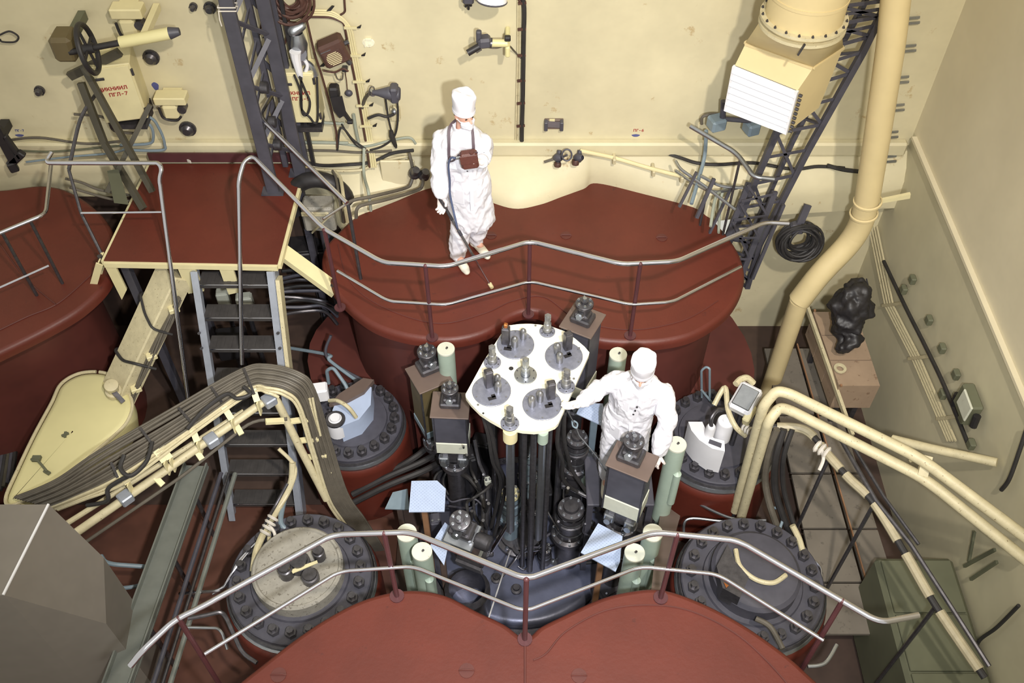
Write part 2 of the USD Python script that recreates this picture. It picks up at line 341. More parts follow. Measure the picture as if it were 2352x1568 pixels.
# ---------------------------------------------------------------- railings
def pt(l): return [P(x, y, z=z) for x, y, z in l]
def railing(name, label, top, mid, posts, rt=.019, rm=.013, mpost='purple_paint', fl=.07):
    t = T(name, label, 'railing')
    t.part('top_rail', B().tube(fillet(pt(top), fl, 6), rt, 10), 'chrome', smooth=60)
    for k in mid: t.part('middle_rail', B().tube(fillet(pt(k), fl, 6), rm, 10), 'chrome', smooth=60)
    for (x, y, z), zf in posts:
        a = P(x, y, z=z); f = V(a[0], a[1], zf); b = B(); b.cyl(f, a, .017, 10); b.cyl(f, f + V(0, 0, .012), .05, 14); b.ball(a, .02, 1)
        t.part('post', b, mpost)
    t.done(); return t
railing('far_railing', 'bright steel two-bar railing along the scalloped front edge of the far red deck',
    [(556, 836, -.55), (548, 415, 1.0), (560, 372, 1.1), (580, 358, 1.12), (745, 526, .9), (880, 603, .86), (1027, 612, .86), (1217, 554, .86), (1430, 607, .86), (1556, 600, .86), (1754, 511, .86), (1812, 513, .86)],
    [[(775, 622, .45), (893, 692, .43), (1027, 700, .43), (1217, 646, .43), (1450, 700, .43), (1546, 693, .43), (1702, 612, .43)]],
    [((977, 610, .86), .0), ((1217, 556, .86), .0), ((1471, 606, .86), .0), ((745, 528, .9), -.02)])
railing('near_railing', 'bright steel two-bar railing bent along the edge of the near red deck',
    [(300, 1528, .80), (322, 1500, .86), (400, 1424, .88), (470, 1390, .88), (762, 1228, .88), (942, 1221, .88), (1211, 1330, .88), (1502, 1222, .88), (1693, 1240, .88), (2022, 1430, .88), (2110, 1412, .88)],
    [[(470, 1502, .45), (778, 1312, .45), (948, 1300, .45), (1206, 1404, .45), (1470, 1301, .45), (1648, 1318, .45), (1892, 1470, .45)]],
    [((882, 1224, .88), 0), ((1209, 1330, .88), 0), ((1556, 1228, .88), 0), ((410, 1420, .88), -.4), ((1935, 1380, .88), -.6)])
t = T('platform_railing', 'bent steel handrail rising behind the platform beside the dark lattice tower', 'railing')
t.part('top_rail', B().tube(fillet(pt([(662, 166, 1.1), (620, 225, 1.1), (598, 262, 1.1), (608, 280, 1.08), (797, 466, .9)]), .1, 6), .019, 10), 'chrome', smooth=60)
t.part('middle_rail', B().tube(fillet(pt([(800, 466, .88), (742, 503, .88)]), .05), .011, 8), 'chrome')
a = P(799, 468, z=.88); t.part('post', B().cyl(V(a[0], a[1], -.02), a, .015, 10), 'steel_dark'); t.done()
t = T('ladder_handrail', 'bright steel handrail bent over the left side of the ladder', 'railing')
t.part('top_rail', B().tube(fillet(pt([(432, 915, -.85), (366, 412, 1.02), (372, 388, 1.1), (364, 374, 1.12), (104, 374, 1.02), (118, 350, 1.05)]), .07, 6), .019, 10), 'chrome', smooth=60)
t.part('middle_rail', B().tube(pt([(186, 489, .62), (372, 487, .62)]), .010, 8), 'chrome')
t.part('post', B().tube(pt([(158, 390, .75), (186, 489, .5), (252, 620, .1)]), .014, 8), 'steel_dark')
t.part('post', B().tube(fillet(pt([(272, 118 + 30, 1.3), (186, 262, 1.1), (170, 330, .9), (158, 390, .75)]), .2, 5), .016, 8), 'steel_dark'); t.done()
t = T('left_deck_railing', 'thin steel railing over the shaded left red deck', 'railing')
t.part('top_rail', B().tube(fillet(pt([(-40, 552, .75), (98, 494, .75), (106, 484, .72), (118, 372, .7)]), .08), .017, 8), 'chrome', smooth=60)
t.part('middle_rail', B().tube(pt([(-40, 678, .4), (112, 610, .4)]), .010, 8), 'chrome')
for x, y in ((6, 536), (70, 508)):
    a = P(x, y, z=.74); t.part('post', B().cyl(V(a[0], a[1], 0), a, .014, 8), 'steel_dark')
t.done()
t = T('stair_handrail', 'curved steel handrail climbing against the back wall under the louvred duct', 'railing')
t.part('top_rail', B().tube(fillet(pt([(1586, 290, .95), (1690, 350, .9), (1712, 378, .88), (1728, 402, .86), (1742, 408, .86), (1778, 411, .85)]), .12, 6), .02, 10), 'steel_brushed', smooth=60)
t.part('middle_rail', B().tube(fillet(pt([(1552, 370, .5), (1562, 388, .5), (1625, 432, .45), (1690, 482, .42)]), .05), .014, 8), 'steel_brushed')
t.part('middle_rail', B().tube(fillet(pt([(1610, 404, .5), (1655, 428, .5), (1706, 431, .5)]), .06), .014, 8), 'steel_brushed')
for x, y, z in ((1700, 366, .88), (1625, 432, .45)):
    a = P(x, y, z=z); t.part('post', B().cyl(V(a[0], a[1], -.3), a, .012, 8), 'steel_dark')
t.done()

# ---------------------------------------------------------------- raised platform and ladder
PZ = .30
A, Bq, C, D = P(362, 330, z=PZ), P(706, 336, z=PZ), P(637, 606, z=PZ), P(238, 598, z=PZ)
A[1] = Bq[1] = min(A[1], WY - .15)
t = T('raised_platform', 'raised square red platform with cream edge bars at the head of the ladder', 'platform')
t.part('platform_plate', B().plate([A, D, C, Bq], .03, (0, 0, 1)), 'red_paint')
for p, q in ((D, C), (C, Bq), (A, D)):
    o = unit(np.cross(q - p, V(0, 0, 1))) * .014
    t.part('edge_bar', B().bar(p + o - V(0, 0, .034), q + o - V(0, 0, .034), .028, .05), 'cream_paint')
t.part('kick_plate', B().bar(A + V(0, .02, .06), Bq + V(0, .02, .06), .02, .10), 'purple_paint')
for k, (x0, x1) in enumerate(((.0, .06), (.42, .52), (.66, .74))):
    p, q = D * (1 - x0) + C * x0, D * (1 - x1) + C * x1
    t.part('gusset', B().plate([p - V(0, 0, .07), q - V(0, 0, .07), q - V(0, -.02, .36), p - V(0, -.02, .5 if k == 0 else .40)], .02), 'cream_paint')
for s_ in (0, 1):
    p = (A + V(.06, -.1, 0), Bq + V(-.06, -.1, 0))[s_]; t.part('leg', B().box((p[0], p[1], (PZ - 2.23) / 2), (.07, .07, PZ + 2.17)), 'dark_grey')
p = D + V(.1, .12, 0); t.part('leg', B().box((p[0], p[1], (PZ - 2.23) / 2), (.07, .07, PZ + 2.17)), 'dark_grey')
t.done()
b = B(); b.strip(spline([P(468, 352, z=.33), P(444, 352, z=.33), P(430, 358, z=.33), P(428, 366, z=.33), P(438, 372, z=.33)], 5), .03, .01, (0, 0, 1))
one('rag_strip', b, 'rag', 'small curled white strip lying on the back of the red platform', 'rag')
for nm, l, m_, pts, lab in (('hinged_bracket', 0, 'cream_paint', ((646, 572, .25), (772, 664, -.05)), 'cream channel bracket swung out from the right corner of the red platform'),
                            ('hinged_bracket', 0, 'cream_paint', ((232, 590, .28), (212, 660, -.12)), 'short cream channel bracket hanging at the left corner of the red platform')):
    t = T(nm, lab, 'bracket'); p, q = pt(pts); u = unit(np.cross(q - p, V(0, 0, 1)))
    t.part('web', B().bar(p, q, .12, .012), m_)
    for s_ in (-1, 1): t.part('flange', B().bar(p + u * .06 * s_ - V(0, 0, .025), q + u * .06 * s_ - V(0, 0, .025), .012, .06), m_)
    for f in (.04, .95): c = p * (1 - f) + q * f; t.part('pin', B().cyl(c - V(0, 0, .01), c + V(0, 0, .03), .022, 10), 'steel_dark')
    t.done()

LT, LB = P(541, 636, z=.14), P(556, 1176, z=-2.06); LB[0] = LT[0] + .02
def ladder_at(f): return LT * (1 - f) + LB * f
t = T('step_ladder', 'steep aluminium step ladder with open treads going down from the red platform', 'ladder')
W2 = .345
for s_ in (-1, 1):
    o = V(s_ * W2, 0, 0); a_, b_ = ladder_at(-.03) + o, ladder_at(1.02) + o
    st = t.part('stringer', B().bar(a_, b_, .035, .15, hint=(1, 0, 0) if False else (0, -1, .6), bev=.006), 'aluminium')
    t.part('flange', B().bar(a_ + V(-.02 * s_, -.07, .04), b_ + V(-.02 * s_, -.07, .04), .06, .012, hint=(0, -1, .6)), 'aluminium', parent=st)
    if s_ == 1: t.part('edge_strip', B().bar(ladder_at(0) + o + V(.038, -.03, .02), ladder_at(.47) + o + V(.038, -.03, .02), .035, .12, hint=(0, -1, .6)), 'cream_worn', label='cream painted right side strip', parent=st)
    for f in (.2, .26): c = ladder_at(f) + o + V(0, -.10, .06); t.part('bolt', B().cyl(c, c + V(0, -.02, .012), .013, 8), 'steel_dark', parent=st)
for y in (652, 729, 801, 875, 946, 1018, 1086, 1155):
    fs = np.linspace(0, 1, 400); pr = [((784 - F_PX * ((ladder_at(f) - CAM) @ UP) / ((ladder_at(f) - CAM) @ FW)), f) for f in fs]
    f = min(pr, key=lambda k: abs(k[0] - y))[1]; c = ladder_at(f)
    b = B(); b.box(c + V(0, .07, 0), (2 * W2 - .03, .16, .006)); b.box(c + V(0, -.012, -.016), (2 * W2 - .03, .006, .038)); b.box(c + V(0, .15, -.016), (2 * W2 - .03, .006, .036))
    for k in range(9): b.box(c + V(-.28 + .07 * k, .07, .005), (.03, .12, .004))
    tr = t.part('tread', b, 'tread_grey'); t.part('nosing', B().cyl(c + V(-W2 + .02, -.014, .004), c + V(W2 - .02, -.014, .004), .0055, 8), 'chrome', parent=tr)
t.done()

# ---------------------------------------------------------------- reactor pit
FZ = -2.2
def bolts(t, parent, c, axis, R, n, r, h, mat_, phase=0.0, name='bolt', collect=False):
    u, v, a = frame(axis); c = np.asarray(c, float); bb = B()
    for k in range(n):
        g = phase + k * 2 * math.pi / n; q = c + (u * math.cos(g) + v * math.sin(g)) * R
        b = bb if collect else B(); b.cyl(q, q + a * h * .55, r, 6); b.cyl(q + a * h * .5, q + a * h, r * .62, 8)
        if not collect: t.part(name, b, mat_, parent)
    if collect: t.part(name + 's', bb, mat_, parent)

# reactor lid
LC = P(1196, 1235, z=-2.0)
t = T('reactor_lid', 'round blue-grey steel lid at the bottom of the pit, below the white plate', 'lid')
lid = t.part('lid_plate', B().lathe([(.0, -2.02), (.0, -1.98), (.25, -1.965), (.80, -1.985), (.84, -2.0), (.86, -2.03), (.86, -2.2)][::-1] + [], c=(LC[0], LC[1], 0), n=64), 'lid_grey', smooth=40)
t.part('flange_ring', B().lathe([(.98, FZ), (.98, -2.10), (.96, -2.08), (.87, -2.08), (.86, FZ)], c=(LC[0], LC[1], 0), n=64), 'steel_dark')
bolts(t, '', (LC[0], LC[1], -2.08), (0, 0, 1), .92, 36, .022, .05, 'steel_dark')
t.part('hub', B().lathe([(.24, -1.99), (.24, -1.92), (.2, -1.90), (.2, -1.86), (.12, -1.84), (.0, -1.84)], c=(LC[0], LC[1], 0), n=32), 'steel_dark')
bolts(t, '', (LC[0], LC[1], -1.90), (0, 0, 1), .22, 10, .018, .05, 'chrome', name='hub_bolt')
for px, py in ((1186, 1355), (1250, 1280), (1390, 1352), (1140, 1330)):
    c = P(px, py, z=-1.98); t.part('plug', B().lathe([(.05, 0), (.05, .03), (.03, .035), (.03, .07), (0, .07)], c=c, n=12), 'steel_dark')
t.done()

# the white head plate with its four discs
PC = P(1209, 862, z=.40)
t = T('head_plate', 'white painted hexagonal head plate with four dark discs, carried on steel tubes in the pit', 'machine')
ol = [(1160, 753), (1169, 747), (1190, 744), (1215, 743), (1240, 745), (1268, 750), (1296, 760), (1322, 778), (1343, 796), (1354, 809), (1352, 816), (1282, 972), (1275, 979), (1252, 988), (1227, 991), (1200, 989), (1175, 984), (1153, 979), (1126, 964), (1102, 948), (1082, 928), (1070, 912), (1069, 905), (1110, 830)]
pp = [P(x, y, z=.40) for x, y in ol]
t.part('plate', B().plate(pp, .035, (0, 0, 1)), 'plate_cream')
for ci, (x, y, R, blk, kn, hole, rz) in enumerate(((1184, 792, .146, (-.075, .015), ((-.005, -.02), (.06, .06)), (-.06, -.05), -10), (1295, 819, .146, (.03, .075), ((-.05, .03), (-.035, -.06)), (.03, .0), 25),
                                        (1129, 898, .146, (-.02, .045), ((.045, .06), (.05, -.005)), (.005, -.075), 20), (1245, 929, .146, (.065, .06), ((-.015, .03), (-.075, -.015)), (.05, -.02), 15))):
    c = P(x, y, z=.40); R_ = rotz(rz)
    d = t.part('disc', B().lathe([(R, 0), (R, .008), (R - .006, .012), (0, .012)], c=c, n=40), 'zinc_disc')
    b = B().box(c + V(blk[0], blk[1], .10), (.062, .055, .18), R_, .006); b.box(c + V(blk[0], blk[1], .192), (.045, .04, .012), R_, .003)
    t.part('guide_block', b, 'steel_dark', d)
    for kx, ky in kn: t.part('knob', B().lathe([(.026, 0), (.026, .075), (.022, .095), (.012, .108), (0, .112)], c=c + V(kx, ky, .01), n=14), 'zinc_stud', d)
    b = B().box(c + V(hole[0], hole[1], .0135), (.06, .03, .004), R_); b.box(c + V(hole[0] + .01, hole[1] + .02, .0135), (.03, .03, .004), R_); t.part('keyhole', b, 'black_paint', d)
    bolts(t, d, c + V(0, 0, .012), (0, 0, 1), R - .018, 6, .007, .008, 'zinc_stud', name='screw')
    if ci == 0:
        b = B().box(c + V(blk[0], blk[1], .215), (.03, .03, .04), R_, .005); t.part('brass_cap', b, 'copper', d)
for x, y, fm, bm, R in ((1131, 833, 'zinc_disc', 'zinc_stud', .066), (1257, 762, 'zinc_disc', 'zinc_stud', .062), (1300, 888, 'zinc_disc', 'zinc_stud', .068), (1171, 973, 'zinc_disc', 'zinc_stud', .068), (1207, 862, 'steel_brushed', 'steel_brushed', .086)):
    c = P(x, y, z=.40)
    s_ = t.part('stud', B().lathe([(.036, .012), (.036, .055), (.030, .062), (.030, .105), (.024, .112), (.024, .185), (.018, .195), (0, .198)], c=c, n=18), bm)
    t.part('stud_flange', B().lathe([(R, 0), (R, .010), (R - .008, .014), (.038, .016)], c=c, n=28), fm, s_)
    b = B(); b.cyl(c + V(0, 0, .15), c + V(0, 0, .19), .029, 6); t.part('hex_cap', b, bm, s_)
    bolts(t, s_, c + V(0, 0, .012), (0, 0, 1), R - .014, 6, .006, .008, 'steel_dark', name='screw')
for x, y, r in ((1174, 846, .018), (1110, 949, .008), (1296, 930, .012)):
    c = P(x, y, z=.40); t.part('hole', B().cyl(c, c + V(0, 0, .002), r, 12), 'black_paint')
for x, y in ((1160, 790), (1230, 748), (1330, 800), (1318, 870), (1098, 930), (1190, 976)):
    c = P(x, y, z=.40); t.part('screw', B().cyl(c, c + V(0, 0, .006), .009, 8), 'zinc_stud')
def tz(x, y, z): return P(x, y, z=z)
for x, y, r, m_, zb in ((1172, 1010, .034, 'steel_brushed', -1.15), (1226, 1010, .026, 'steel_dark', -1.9), (1246, 1010, .03, 'steel_brushed', -1.3), (1262, 1005, .022, 'steel_dark', -1.9), (1207, 862, .05, 'steel_dark', -1.9), (1296, 905, .03, 'steel_dark', -1.9), (1131, 850, .03, 'steel_dark', -1.9), (1257, 785, .03, 'steel_dark', -1.9), (1205, 1000, .02, 'steel_dark', -1.9)):
    c = P(x, y, z=.2); t.part('support_tube', B().cyl((c[0], c[1], zb), (c[0], c[1], .365), r, 16), m_)
for x, y, r, m_ in ((1172, 997, .055, 'cream_paint'), (1247, 1002, .040, 'sage')):
    c = P(x, y, z=.30); t.part('collar', B().lathe([(r, -.06), (r, .06), (r * .9, .065), (0, .065)], c=c, n=20), m_)
c = P(1247, 1140, z=-.8); t.part('tag_plate', B().box(c, (.05, .012, .08)), 'cream_paint', label='small cream tag plate low on a tube')
t.part('ring', B().lathe([(.14, -1.9), (.14, -1.86), (.11, -1.85)], c=(PC[0] + .02, PC[1] - .2, 0), n=24), 'steel_dark')
t.done()
rnd = random.Random(7)
for k, (x0, y0, pts_) in enumerate(((1108, 950, [(1122, 1000, .1), (1132, 1060, -.3), (1150, 1110, -.7), (1128, 1210, -1.5)]), (1118, 958, [(1130, 1000, .1), (1142, 1060, -.3), (1160, 1120, -.8), (1135, 1230, -1.6)]),
                     (1285, 960, [(1280, 1020, .0), (1292, 1060, -.3), (1300, 1110, -.8), (1380, 1160, -1.3)]), (1296, 950, [(1296, 1010, .0), (1305, 1050, -.3), (1320, 1090, -.6), (1400, 1200, -1.4)]))):
    p = [P(x0, y0, z=.34)] + [P(*q[:2], z=q[2]) for q in pts_]
    one('drive_cable', B().tube(spline(p, 8), .016, 8), 'black_rubber', ['thick black cable hanging from the left corner of the white head plate, outer one', 'thick black cable hanging from the left corner of the white head plate, inner one', 'thick black cable hanging from the right edge of the white head plate, left one', 'thick black cable hanging from the right edge of the white head plate, right one'][k], 'cable', 'cables hanging from the head plate')

# drive boxes
def valve_head(t, c, R=np.eye(3), s=1.0, mat_='steel_dark', hi='steel_brushed', lug=True):
    """A small bolted head: base block, bonnet, round cap with a ring of bolts, spindle."""
    q = lambda x, y, z: np.asarray(c) + R @ V(x, y, z) * s
    ax = R @ V(0, 0, 1)
    vb = t.part('valve_base', B().box(q(0, 0, .03), np.array((.17, .14, .06)) * s, R, .012 * s), mat_)
    b = B(); b.box(q(0, 0, .075), np.array((.12, .10, .05)) * s, R, .012 * s); b.cyl(q(0, .01, .09), q(0, .01, .17), .05 * s, 14)
    t.part('bonnet', b, mat_)
    vc = t.part('valve_cap', B().lathe([(.072 * s, 0), (.072 * s, .026 * s), (.064 * s, .032 * s), (.03 * s, .034 * s), (.03 * s, .06 * s), (0, .062 * s)], c=q(0, .01, .165), axis=ax, n=20), mat_)
    bolts(t, vc, q(0, .01, .194), ax, .052 * s, 6, .012 * s, .022 * s, hi)
    t.part('spindle', B().cyl(q(0, .01, .22), q(0, .01, .25), .016 * s, 8), hi, vc)
    if lug:
        b = B(); b.cyl(q(0, -.05, .10), q(0, -.085, .12), .03 * s, 6); b.cyl(q(0, -.05, .10), q(0, -.095, .125), .018 * s, 8); t.part('hex_plug', b, hi)
def drive_box(label, px, py, zt, w, d, h, rot, band=.22, top=True, clutter=True, m_='dark_grey', bm='sage_top', off=(0, 0), hs=1.0):
    c = P(px, py, z=zt); R = rotz(rot); t = T('drive_box', label, 'machine')
    hb = h * (1 - band)
    hz = t.part('housing', B().box((c[0], c[1], zt - hb / 2), (w, d, hb), R, .006), m_)
    t.part('colour_band', B().box((c[0], c[1], zt - hb - h * band / 2), (w + .012, d + .012, h * band), R, .006), bm)
    for sx in (-1, 1): t.part('edge_strip', B().box(V(c[0], c[1], zt - h / 2) + R @ V(sx * (w / 2 + .005), -d / 2 - .004, 0), (.014, .01, h), R), 'steel_dark', hz)
    if top: t.part('top_plate', B().box(V(c[0], c[1], zt + .008), (w + .05, d + .05, .016), R, .004), 'brown_plate')
    valve_head(t, V(c[0], c[1], zt + .015) + R @ V(off[0], off[1], 0), R, hs)
    zb = zt - h
    t.part('foot_block', B().box((c[0], c[1], zb - .10), (w * .8, d * .8, .2), R, .02), 'steel_dark')
    b = B(); b.lathe([(w * .46, zb - .34), (w * .46, zb - .28), (w * .36, zb - .27), (w * .34, zb - .19)], c=(c[0], c[1], 0), n=20); b.lathe([(w * .30, FZ), (w * .30, zb - .34)], c=(c[0], c[1], 0), n=16)
    t.part('pedestal', b, 'steel_dark')
    bolts(t, '', (c[0], c[1], zb - .28), (0, 0, 1), w * .41, 8, .016, .035, 'steel_brushed')
    if clutter:
        for sx in (-1, 1):
            q = V(c[0], c[1], zb - .13) + R @ V(sx * w * .3, -d * .4, 0); b = B(); b.box(q, (.09, .06, .10), R, .01); b.cyl(q, q + R @ V(0, -.07, .02), .028, 8); t.part('side_fitting', b, 'steel_brushed')
    t.done(); return c
drive_box('upright dark drive box with a pale band, left of the white head plate', 1035, 932, -.27, .27, .22, .54, -3, band=.28, off=(0, .02))
drive_box('upright dark drive box with a pale band, in front of the person at the plate', 1452, 1060, .08, .29, .20, .62, -26, band=.30, off=(-.02, .02), hs=1.1)
drive_box('tall dark drive box rising behind the right corner of the white head plate', 1338, 738, .42, .23, .24, .85, -28, band=.18, off=(0, 0))
drive_box('squat olive drive box behind the left side of the white head plate', 985, 862, -.30, .26, .26, .7, 28, band=.12, m_='olive_plate', bm='blue_grey', off=(.03, .06), hs=1.15)
# leaning unit at the front left
t = T('leaning_drive', 'leaning drive unit with bolted head, behind the near railing left of the lid', 'machine')
c = P(1066, 1225, z=-.80); R = rotz(-24) @ rotx(14)
q = lambda x, y, z: c + R @ V(x, y, z)
t.part('housing', B().box(q(0, 0, -.17), (.22, .2, .30), R, .01), 'brown_plate'); t.part('top_plate', B().box(q(-.01, -.01, .0), (.25, .23, .05), R, .006), 'steel_brushed')
valve_head(t, q(-.01, .02, .03), R, 1.2)
t.part('side_motor', B().lathe([(.06, 0), (.07, .02), (.07, .12), (.05, .14), (0, .14)], c=q(.10, .0, -.02), axis=R @ V(1, 0, 0), n=20), 'steel_dark')
t.part('colour_band', B().box(q(0, 0, -.40), (.2, .18, .16), R, .006), 'sage_top')
b = B(); b.box(q(0, 0, -.55), (.26, .24, .14), R, .03); b.lathe([(.2, FZ), (.2, -1.6), (.16, -1.55)], c=(c[0], c[1] - .1, 0), n=20); t.part('pedestal', b, 'steel_dark')
for k in range(5): t.part('fin', B().box(q(.02, -.13, -.50 - .03 * k), (.24, .03, .012), R, .003), 'steel_dark')
t.done()
# round motors
def motor(label, px, py, zt, r, m_='steel_dark', hi='steel_brushed', cap=None):
    c = P(px, py, z=zt); t = T('pump_motor', label, 'motor')
    t.part('body', B().lathe([(r * .9, FZ), (r * .9, zt - .5), (r * 1.25, zt - .48), (r * 1.25, zt - .42), (r, zt - .40), (r, zt - .22), (r * 1.1, zt - .20), (r * 1.1, zt - .16), (r, zt - .15), (r, zt - .05)], c=(c[0], c[1], 0), n=24), m_)
    for k in (.12, .19, .30): t.part('ring', B().lathe([(r * 1.03, zt - k - .01), (r * 1.06, zt - k), (r * 1.03, zt - k + .01)], c=(c[0], c[1], 0), n=24), hi)
    cp = t.part('cover', B().lathe([(r * .95, zt - .05), (r * .9, zt - .01), (r * .55, zt), (r * .5, zt + .03), (0, zt + .035)], c=(c[0], c[1], 0), n=24), cap or m_)
    bolts(t, cp, (c[0], c[1], zt - .015), (0, 0, 1), r * .75, 8, .014, .03, hi)
    bolts(t, '', (c[0], c[1], zt - .42), (0, 0, 1), r * 1.12, 10, .014, .03, hi, name='flange_bolt')
    b = B(); g = V(c[0], c[1], zt - .25); b.cyl(g + V(r * .9, 0, 0), g + V(r * 1.5, -.03, .03), .03, 10); b.cyl(g + V(r * 1.5, -.03, .03), g + V(r * 1.65, -.04, .04), .022, 8); t.part('cable_gland', b, hi); t.done()
motor('dark round motor with a ring of bolts, beside the chrome rod right of the tubes', 1312, 1165, -1.05, .125)
motor('dark round motor under the reaching arm of the person at the plate', 1326, 1003, -.55, .10)
motor('small steel motor with cream cap, at the foot of the left support tube', 1173, 1128, -1.10, .085, 'blue_grey', 'steel_brushed', 'cream_paint')
motor('small dark motor between the support tubes behind the plate, with a bluish body', 1213, 1035, -.9, .07, 'blue_grey')
motor('stub motor standing on the front of the blue-grey lid', 1252, 1258, -1.72, .06)
for lab, p, q, r in (('chrome cylinder rod slanting beside the left motor', (1126, 1270, -1.5), (1172, 1194, -1.05), .018), ('chrome cylinder rod slanting between the round motor and the drive box on the right', (1296, 1114, -1.0), (1400, 1164, -1.0), .022)):
    t = T('chrome_rod', lab, 'rod'); a_, b_ = pt((p, q)); t.part('rod', B().cyl(a_, b_, r, 14), 'chrome', smooth=60); t.part('rod_end', B().box(a_, (.06, .06, .06), None, .012), 'steel_dark'); t.part('rod_end', B().box(b_, (.07, .06, .07), None, .012), 'brown_plate'); t.done()
one('sounding_rod', B().cyl(P(1122, 1420, z=-.35), P(1172, 1265, z=-1.7), .006, 8), 'white_paint', 'thin white rod leaning across the near railing above the blue-grey lid', 'rod')

# canisters
def canister(label, px, py, zt, r=.073, zb=-1.2, side=True):
    c = P(px, py, z=zt); t = T('canister', label, 'canister', 'sage green canister tubes around the pit')
    t.part('tube', B().lathe([(r * .55, FZ), (r * .55, zb), (r, zb + .01), (r, zt - .012), (r * .985, zt - .006)], c=(c[0], c[1], 0), n=28), 'sage')
    l = t.part('lid', B().lathe([(r * 1.02, zt - .02), (r * 1.02, zt - .004), (r * .98, zt), (0, zt)], c=(c[0], c[1], 0), n=28), 'sage_top')
    t.part('lid_pull', B().cyl((c[0] + .005, c[1], zt), (c[0] + .012, c[1], zt + .015), .009, 8), 'steel_dark', l)
    if side: t.part('side_tube', B().lathe([(r * .45, zt - .75), (r * .45, zt - .32), (0, zt - .30)], c=(c[0] + r * .5, c[1] - r * .9, 0), n=14), 'sage')
    t.done()
canister('sage green canister tube behind the tilted olive drive box on the left', 1024, 800, 0.0, side=False, zb=-.9)
canister('sage green canister tube behind the shoulder of the person at the plate', 1420, 812, 0.0, side=False, zb=-.9)
canister('tall sage green canister tube right of the person at the plate', 1555, 1019, 0.0, .074, zb=-1.1)
canister('sage green canister tube behind the near railing on the left, the rear one', 934, 1222, -.36, .076, zb=-1.7)
canister('sage green canister tube behind the near railing on the left, the front one', 969, 1265, -.32, .076, zb=-1.7)
canister('sage green canister tube behind the near railing on the right, the front one', 1458, 1268, -.32, .076, zb=-1.7)
canister('sage green canister tube behind the near railing on the right, the rear one', 1500, 1222, -.36, .076, zb=-1.7)
t = meshkit.text_mesh('ОЛЛ', .028, .002); p = P(1452, 1333, z=-.72)
p = V(p[0], p[1] - .01, p[2])
vv = np.array(t.vertices); vv = np.column_stack([vv[:, 0], -vv[:, 2], vv[:, 1]]) + p + V(-.03, -.02, 0)
one('canister_lettering', B().add(vv, t.faces), 'letter_black', 'small black hand lettering on the canister tube behind the near railing', 'lettering')

# pale blue tread plates on posts
def tread_plate(label, px, z, post, pm='brown_plate', pw=.05, m_='pale_blue', hatch=True):
    t = T('tread_plate', label, 'plate'); p = [P(x, y, z=z) for x, y in px]
    pl = t.part('plate', B().plate(p, .012, (0, 0, 1)), m_)
    if hatch:
        g = sg.Polygon([(q[0], q[1]) for q in p]).buffer(-.008); b = B(); lo = np.min(p, 0); hi = np.max(p, 0)
        for s_ in (-1, 1):
            for k in np.arange(-1.2, 1.2, .03):
                L = sg.LineString([(lo[0] - .5, (lo[1] + hi[1]) / 2 + k - s_ * .5 * 1.0), (hi[0] + .5, (lo[1] + hi[1]) / 2 + k + s_ * (hi[0] - lo[0] + .5))]).intersection(g)
                for s2 in ([L] if L.geom_type == 'LineString' else getattr(L, 'geoms', [])):
                    if s2.length > .01:
                        (x0, y0), (x1, y1) = s2.coords[0], s2.coords[-1]; b.bar((x0, y0, z + .0005), (x1, y1, z + .0005), .003, .003)
        if b.n: t.part('tread_pattern', b, m_, pl, kind='stuff')
    x, y = post; q = P(x, y, z=z); t.part('post', B().box((q[0], q[1], (z - .012 + FZ) / 2), (pw, pw, z - .012 - FZ), None, .006), pm); t.done()
tread_plate('pale blue step plate on a brown post, left of the pit below the cable tray', [(945, 1104), (1004, 1103), (1024, 1122), (1021, 1174), (939, 1175)], -.80, (972, 1150), 'brown_wood')
tread_plate('narrow pale blue step plate behind the front left canister', [(1022, 1199), (1038, 1212), (1020, 1298), (988, 1252)], -.95, (1012, 1245))
tread_plate('pale blue step plate with a raised grid behind the near railing on the right', [(1374, 1201), (1430, 1231), (1424, 1290), (1414, 1312), (1334, 1268)], -.75, (1385, 1255), 'brown_wood')
tread_plate('lilac step plate on a blue post under the reaching arm', [(1324, 949), (1336, 926), (1384, 926), (1396, 968), (1390, 980)], -.35, (1366, 952), 'blue_grey', .06)
tread_plate('dim blue-grey step plate half hidden behind the left pale step plate', [(884, 1168), (902, 1130), (936, 1122), (940, 1170)], -1.3, (915, 1150), m_='blue_grey', hatch=False)
b = B().plate([P(1516, 1178, z=-1.2), P(1548, 1166, z=-1.0), P(1562, 1186, z=-1.0), P(1552, 1236, z=-1.0), P(1512, 1368, z=-.35), P(1494, 1366, z=-.35), P(1496, 1352, z=-.4)], .02)
one('splash_plate', b, 'brown_plate', 'tall tan splash plate standing between the right canisters and the right bolted drum', 'plate')

